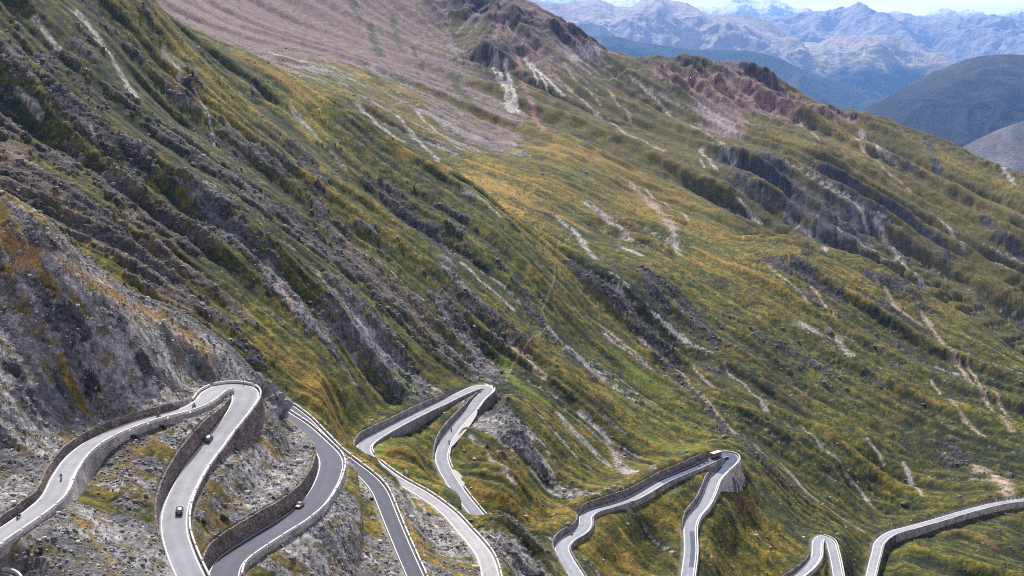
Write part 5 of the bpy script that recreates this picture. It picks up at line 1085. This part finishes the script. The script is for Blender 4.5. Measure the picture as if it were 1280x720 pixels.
for q in range(8):
    i = int(ia+1+(ib-ia-3)*q/7.0); hw = P_[i,3]/2; tx, ty = T_[i]; nx, ny = N_[i]; bm = bmesh.new(); secs = []
    for o, z, th in ((.75,-.3,.35),(1.6,-3.5,.4),(2.0,-6,.45),(3.6,-9,.45),(4.3,-12,.5),(5.2,-16,.6)):
        c = Vector((P_[i,0]+nx*(hw+o), P_[i,1]+ny*(hw+o), P_[i,2]+z))-off; b_ = Vector((nx,ny,0))*1.6; t_ = Vector((tx,ty,0))*th
        secs.append([c+t_, c-t_, c-t_-b_, c+t_-b_])
    loft(bm, secs); bm_obj('rib', bm, M['pale_stone'], root, smooth=False)

# ---------------------------------------------------------------- crag beside the left hairpin, loose stones, bushes
def crag_mesh(name, c, size, seed, label, mat, cat='rock', group=None, subd=4, amp=.45, flat=None):
    bm = bmesh.new(); bmesh.ops.create_icosphere(bm, subdivisions=subd, radius=1)
    co = np.array([v.co[:] for v in bm.verts]); rr = np.random.default_rng(seed)
    d = np.zeros(len(co))
    for o in range(5):                                   # cut by random planes: angular blocks
        for k in range(7):
            nrm = rr.normal(size=3); nrm /= np.linalg.norm(nrm); h_ = rr.uniform(.35,.8)/(1+.0*o)
            s_ = co @ nrm; over = s_ > h_*np.linalg.norm(co, axis=1).max()
            co[over] -= np.outer((s_[over]-h_*np.linalg.norm(co,axis=1).max())*.9, nrm)
        if o > 1: break
    nn = fbm(co[:,0]*2.2+seed, co[:,1]*2.2+co[:,2]*1.6, 3, seed, ridged=True)*amp*.22
    co = co*(1+nn)[:,None]*np.array(size)
    for v, q in zip(bm.verts, co): v.co = q
    me = bpy.data.meshes.new(name); bm.to_mesh(me); bm.free(); me.materials.append(mat); o = bpy.data.objects.new(name, me); C.objects.link(o); o.location = c
    o.rotation_euler = (rr.uniform(-.3,.3), rr.uniform(-.2,.5), rr.uniform(0,6)) ; props(o, label, cat, group); return o
# knobbly ridge of rock running down right of the first hairpin
for q_ in range(16):
    rr_ = random.Random(q_*5+2); f_ = (q_+.5)/16; u_, v_ = 320+f_*36+rr_.uniform(-5,7), 466+f_*50+rr_.uniform(-5,6); Y_ = 385+f_*20; p, t = pt(u_, v_); s_ = rr_.uniform(1.1,2.3)
    crag_mesh('rock', (p*Y_, Y_-1.2, t*Y_), (s_*rr_.uniform(.7,1.5), s_, s_*rr_.uniform(.6,1.3)), 300+q_, 'angular broken rock lodged among the crags right of the left hairpin', M['rock'], group='broken rocks among the crags right of the left hairpin', subd=3)
for k, (u, v, Yk, s, lb) in enumerate([(322,470,386,3.4,'grey crag right above the rim of the left hairpin'),(333,480,392,4.4,'blocky grey crag behind the parapet of the left hairpin'),(340,492,398,5.0,'dark jagged crag between the left hairpin and the dark road'),
        (348,503,405,4.6,'largest dark crag hiding the bend of the dark road'),(352,513,404,3.2,'dark rock at the inner side where the dark road disappears'),(338,506,392,4.2,'grey crag on the slope under the left hairpin wall'),
        (412,600,369,2.4,'small cracked crag at the foot of the scree knoll beside the dark road')]):
    p, t = pt(u, v); crag_mesh('crag', (p*Yk, Yk+1.0, t*Yk-s*.55), (s*1.0, s*1.1, s*.95), 31+k, lb, M['rock'], group='crags beside the left hairpin', subd=5)
# dark cliff band below the third road's first leg
for k, (u, v, s, Yk) in enumerate([(600,656,4.6,452),(609,662,5.2,452),(618,669,5.4,450),(628,675,5.0,446),(593,650,3.2,446)]):
    p, t = pt(u, v); crag_mesh('cliff_rock', (p*Yk, Yk, t*Yk-s*.35), (s*1.2,s*1.0,s*.85), 171+k, 'dark jagged cliff rock on the drop right of the pale road', M['cliff'], group='dark cliff rocks right of the pale road', subd=5)
for k, (u, v, s) in enumerate([(596,650,3.2),(606,658,3.6),(620,668,4.0),(630,676,3.6),(618,655,3.0),(640,690,4.4),(655,700,4.2),(668,712,4.4),(648,708,3.6),(610,672,3.0)]):
    g = ground_hit(u, v); crag_mesh('cliff_rock', g+Vector((0,.5,-s*.45)), (s*.9,s*1.2,s*.8), 71+k, 'dark jagged cliff rock on the drop right of the pale road', M['cliff'], group='dark cliff rocks right of the pale road', subd=4)
# loose white rock on the far slope
g = ground_hit(1036, 415); b = crag_mesh('boulder', g+Vector((0,0,1)), (7,6,5), 5, 'bright white broken rock standing out on the green slope on the right', M['boulder'])
# boulders and stones: nobody could count them
def scatter(name, n, pick, smin, smax, mat, label, seed, power=2.2):
    rr = np.random.default_rng(seed)
    base = []
    for k in range(5):
        bm = bmesh.new(); bmesh.ops.create_icosphere(bm, subdivisions=1, radius=1)
        co = np.array([v.co[:] for v in bm.verts])*rr.uniform(.55,1.25,(len(bm.verts),1))*np.array([1.15,.9,.75]); fc = np.array([[v.index for v in f.verts] for f in bm.faces]); bm.free(); base.append((co, fc))
    i, j = pick(rr, n); n = len(i)
    x, y, z = Xg[i,j], Yg[i,j], Z[i,j]
    x = x + rr.uniform(-.4,.4,n); 
    s = smin*(1-rr.random(n)*(1-(smin/smax)**power))**(-1/power)
    VV = []; FF = []; vo = 0
    for k in range(5):
        m = np.arange(n) % 5 == k; c, f = base[k]; a = rr.uniform(0, 6.283, m.sum()); ca, sa = np.cos(a), np.sin(a); tl = rr.uniform(.6,1.1,m.sum())
        px = c[None,:,0]*ca[:,None]-c[None,:,1]*sa[:,None]; py = c[None,:,0]*sa[:,None]+c[None,:,1]*ca[:,None]; pz = c[None,:,2]*tl[:,None]+0*px
        sm = s[m][:,None]; V = np.stack([x[m][:,None]+px*sm, y[m][:,None]+py*sm, z[m][:,None]+pz*sm+.12*sm], -1).reshape(-1,3)
        Fk = (f[None]+ (np.arange(m.sum())*len(c))[:,None,None]).reshape(-1,3)+vo; vo += len(V); VV.append(V); FF.append(Fk)
    V = np.concatenate(VV).astype(np.float32); Fa = np.concatenate(FF).astype(np.int32)
    me = bpy.data.meshes.new(name); me.vertices.add(len(V)); me.vertices.foreach_set('co', V.ravel()); me.loops.add(Fa.size); me.loops.foreach_set('vertex_index', Fa.ravel())
    me.polygons.add(len(Fa)); me.polygons.foreach_set('loop_start', np.arange(len(Fa), dtype=np.int32)*3); me.update(calc_edges=True); me.materials.append(mat)
    o = bpy.data.objects.new(name, me); C.objects.link(o); props(o, kind='stuff'); return o
cellA = (Yg**2)                        # ground area of a grid cell, up to a constant, times the row spacing
rs = np.gradient(lrows)[:,None]; area = cellA*rs
free = verge > .9
def picker(weight):
    w = (weight*area*free).ravel(); cw = np.cumsum(w)
    def f(rr, n):
        k = np.searchsorted(cw, rr.random(n)*cw[-1]); k = np.clip(k, 0, len(cw)-1); return k // NP_, k % NP_
    return f
nearw = sstep(620, 380, Yg); seen = (np.abs(Xg/Yg) < .46)
scr = np.clip(scree+rk*.5, 0, 1)
M['stone_grey'] = plain('loose_stone', (.18,.18,.19), .9, var=.6, scale=.35, bump=.3)
M['stone_dark'] = plain('dark_loose_stone', (.10,.10,.105), .9, var=.5, scale=.35, bump=.3)
M['stone_pale'] = plain('pale_loose_stone', (.37,.365,.36), .9, var=.4, scale=.35, bump=.3)
scatter('scree_stones', 26000, picker(seen*nearw*(scr+.02)*sstep(.0,.3,N1+.4)), .14, .8, M['stone_grey'], '', 5)
scatter('scree_stones', 12000, picker(seen*nearw*(scr+.03)*sstep(-.1,.3,N2)), .18, 1.3, M['stone_dark'], '', 6)
scatter('scree_stones', 6500, picker(seen*nearw*(scr+.10)), .12, .7, M['stone_pale'], '', 7)
scatter('loose_stones', 17000, picker(seen*sstep(2200,1200,Yg)*(.25+scree)*sstep(-.1,.4,N1+N2)), .3, 2.0, M['stone_pale'], '', 8, 3.0)
scatter('loose_stones', 9000, picker(seen*sstep(1800,900,Yg)*(rk+.05)*sstep(350,450,Yg)), .4, 2.2, M['stone_dark'], '', 9, 2.6)

# bushes one can tell apart
def bush(u, v, w, h_, label, n=700, seed=1):
    g = ground_hit(u, v); rr = random.Random(seed); root = bpy.data.objects.new('shrub', None); C.objects.link(root); root.location = g; props(root, label, 'shrub', 'low dark shrubs on the slopes')
    bm = bmesh.new()
    for k in range(n):
        a = rr.uniform(0, 6.283); q = rr.random()**.5; zz = rr.random(); rad = q*w*(1-.45*zz)*(.8+.3*math.sin(a*3+seed)); z_ = zz*h_*(1-.35*q)+.05; s = rr.uniform(.07,.16)
        c = Vector((math.cos(a)*rad, math.sin(a)*rad*.8, z_-rad*math.cos(a)*.45)); d1 = Vector((rr.uniform(-1,1),rr.uniform(-1,1),rr.uniform(-.6,1))).normalized()*s; d2 = d1.cross(Vector((rr.uniform(-1,1),rr.uniform(-1,1),1))).normalized()*s*.7
        bm.faces.new([bm.verts.new(c+d1), bm.verts.new(c+d2), bm.verts.new(c-d1), bm.verts.new(c-d2)])
    me = bpy.data.meshes.new('foliage'); bm.to_mesh(me); bm.free(); me.materials.append(M['bush']); o = bpy.data.objects.new('foliage', me); C.objects.link(o); o.parent = root
    bm = bmesh.new()
    for k in range(6):
        a = k*1.05+.3; cyl(bm, (0,0,-.3), (math.cos(a)*w*.6, math.sin(a)*w*.5, h_*.6), .04, .015, 6)
    bm_obj('stem', bm, M['twig'], root)
bush(280, 650, 1.9, 1.5, 'rounded dark green bush, larger of the two above the curved dark wall', 1500, 1)
bush(255, 655, 1.3, 1.2, 'rounded dark green bush, smaller of the two above the curved dark wall', 1000, 2)
bush(170, 549, 1.9, 1.2, 'spreading dark bush just below the notched parapet of the highest road', 1400, 3)
bush(204, 535, 1.2, .9, 'small dark bush between the notched parapet and tall dark wall', 700, 4)
bush(342, 624, .7, .6, 'tiny bush on the rim of the curved wall above the pale red car', 500, 5)
bush(465, 625, .9, .8, 'tiny dark bush on the orange grass right of the outer parapet', 500, 6)
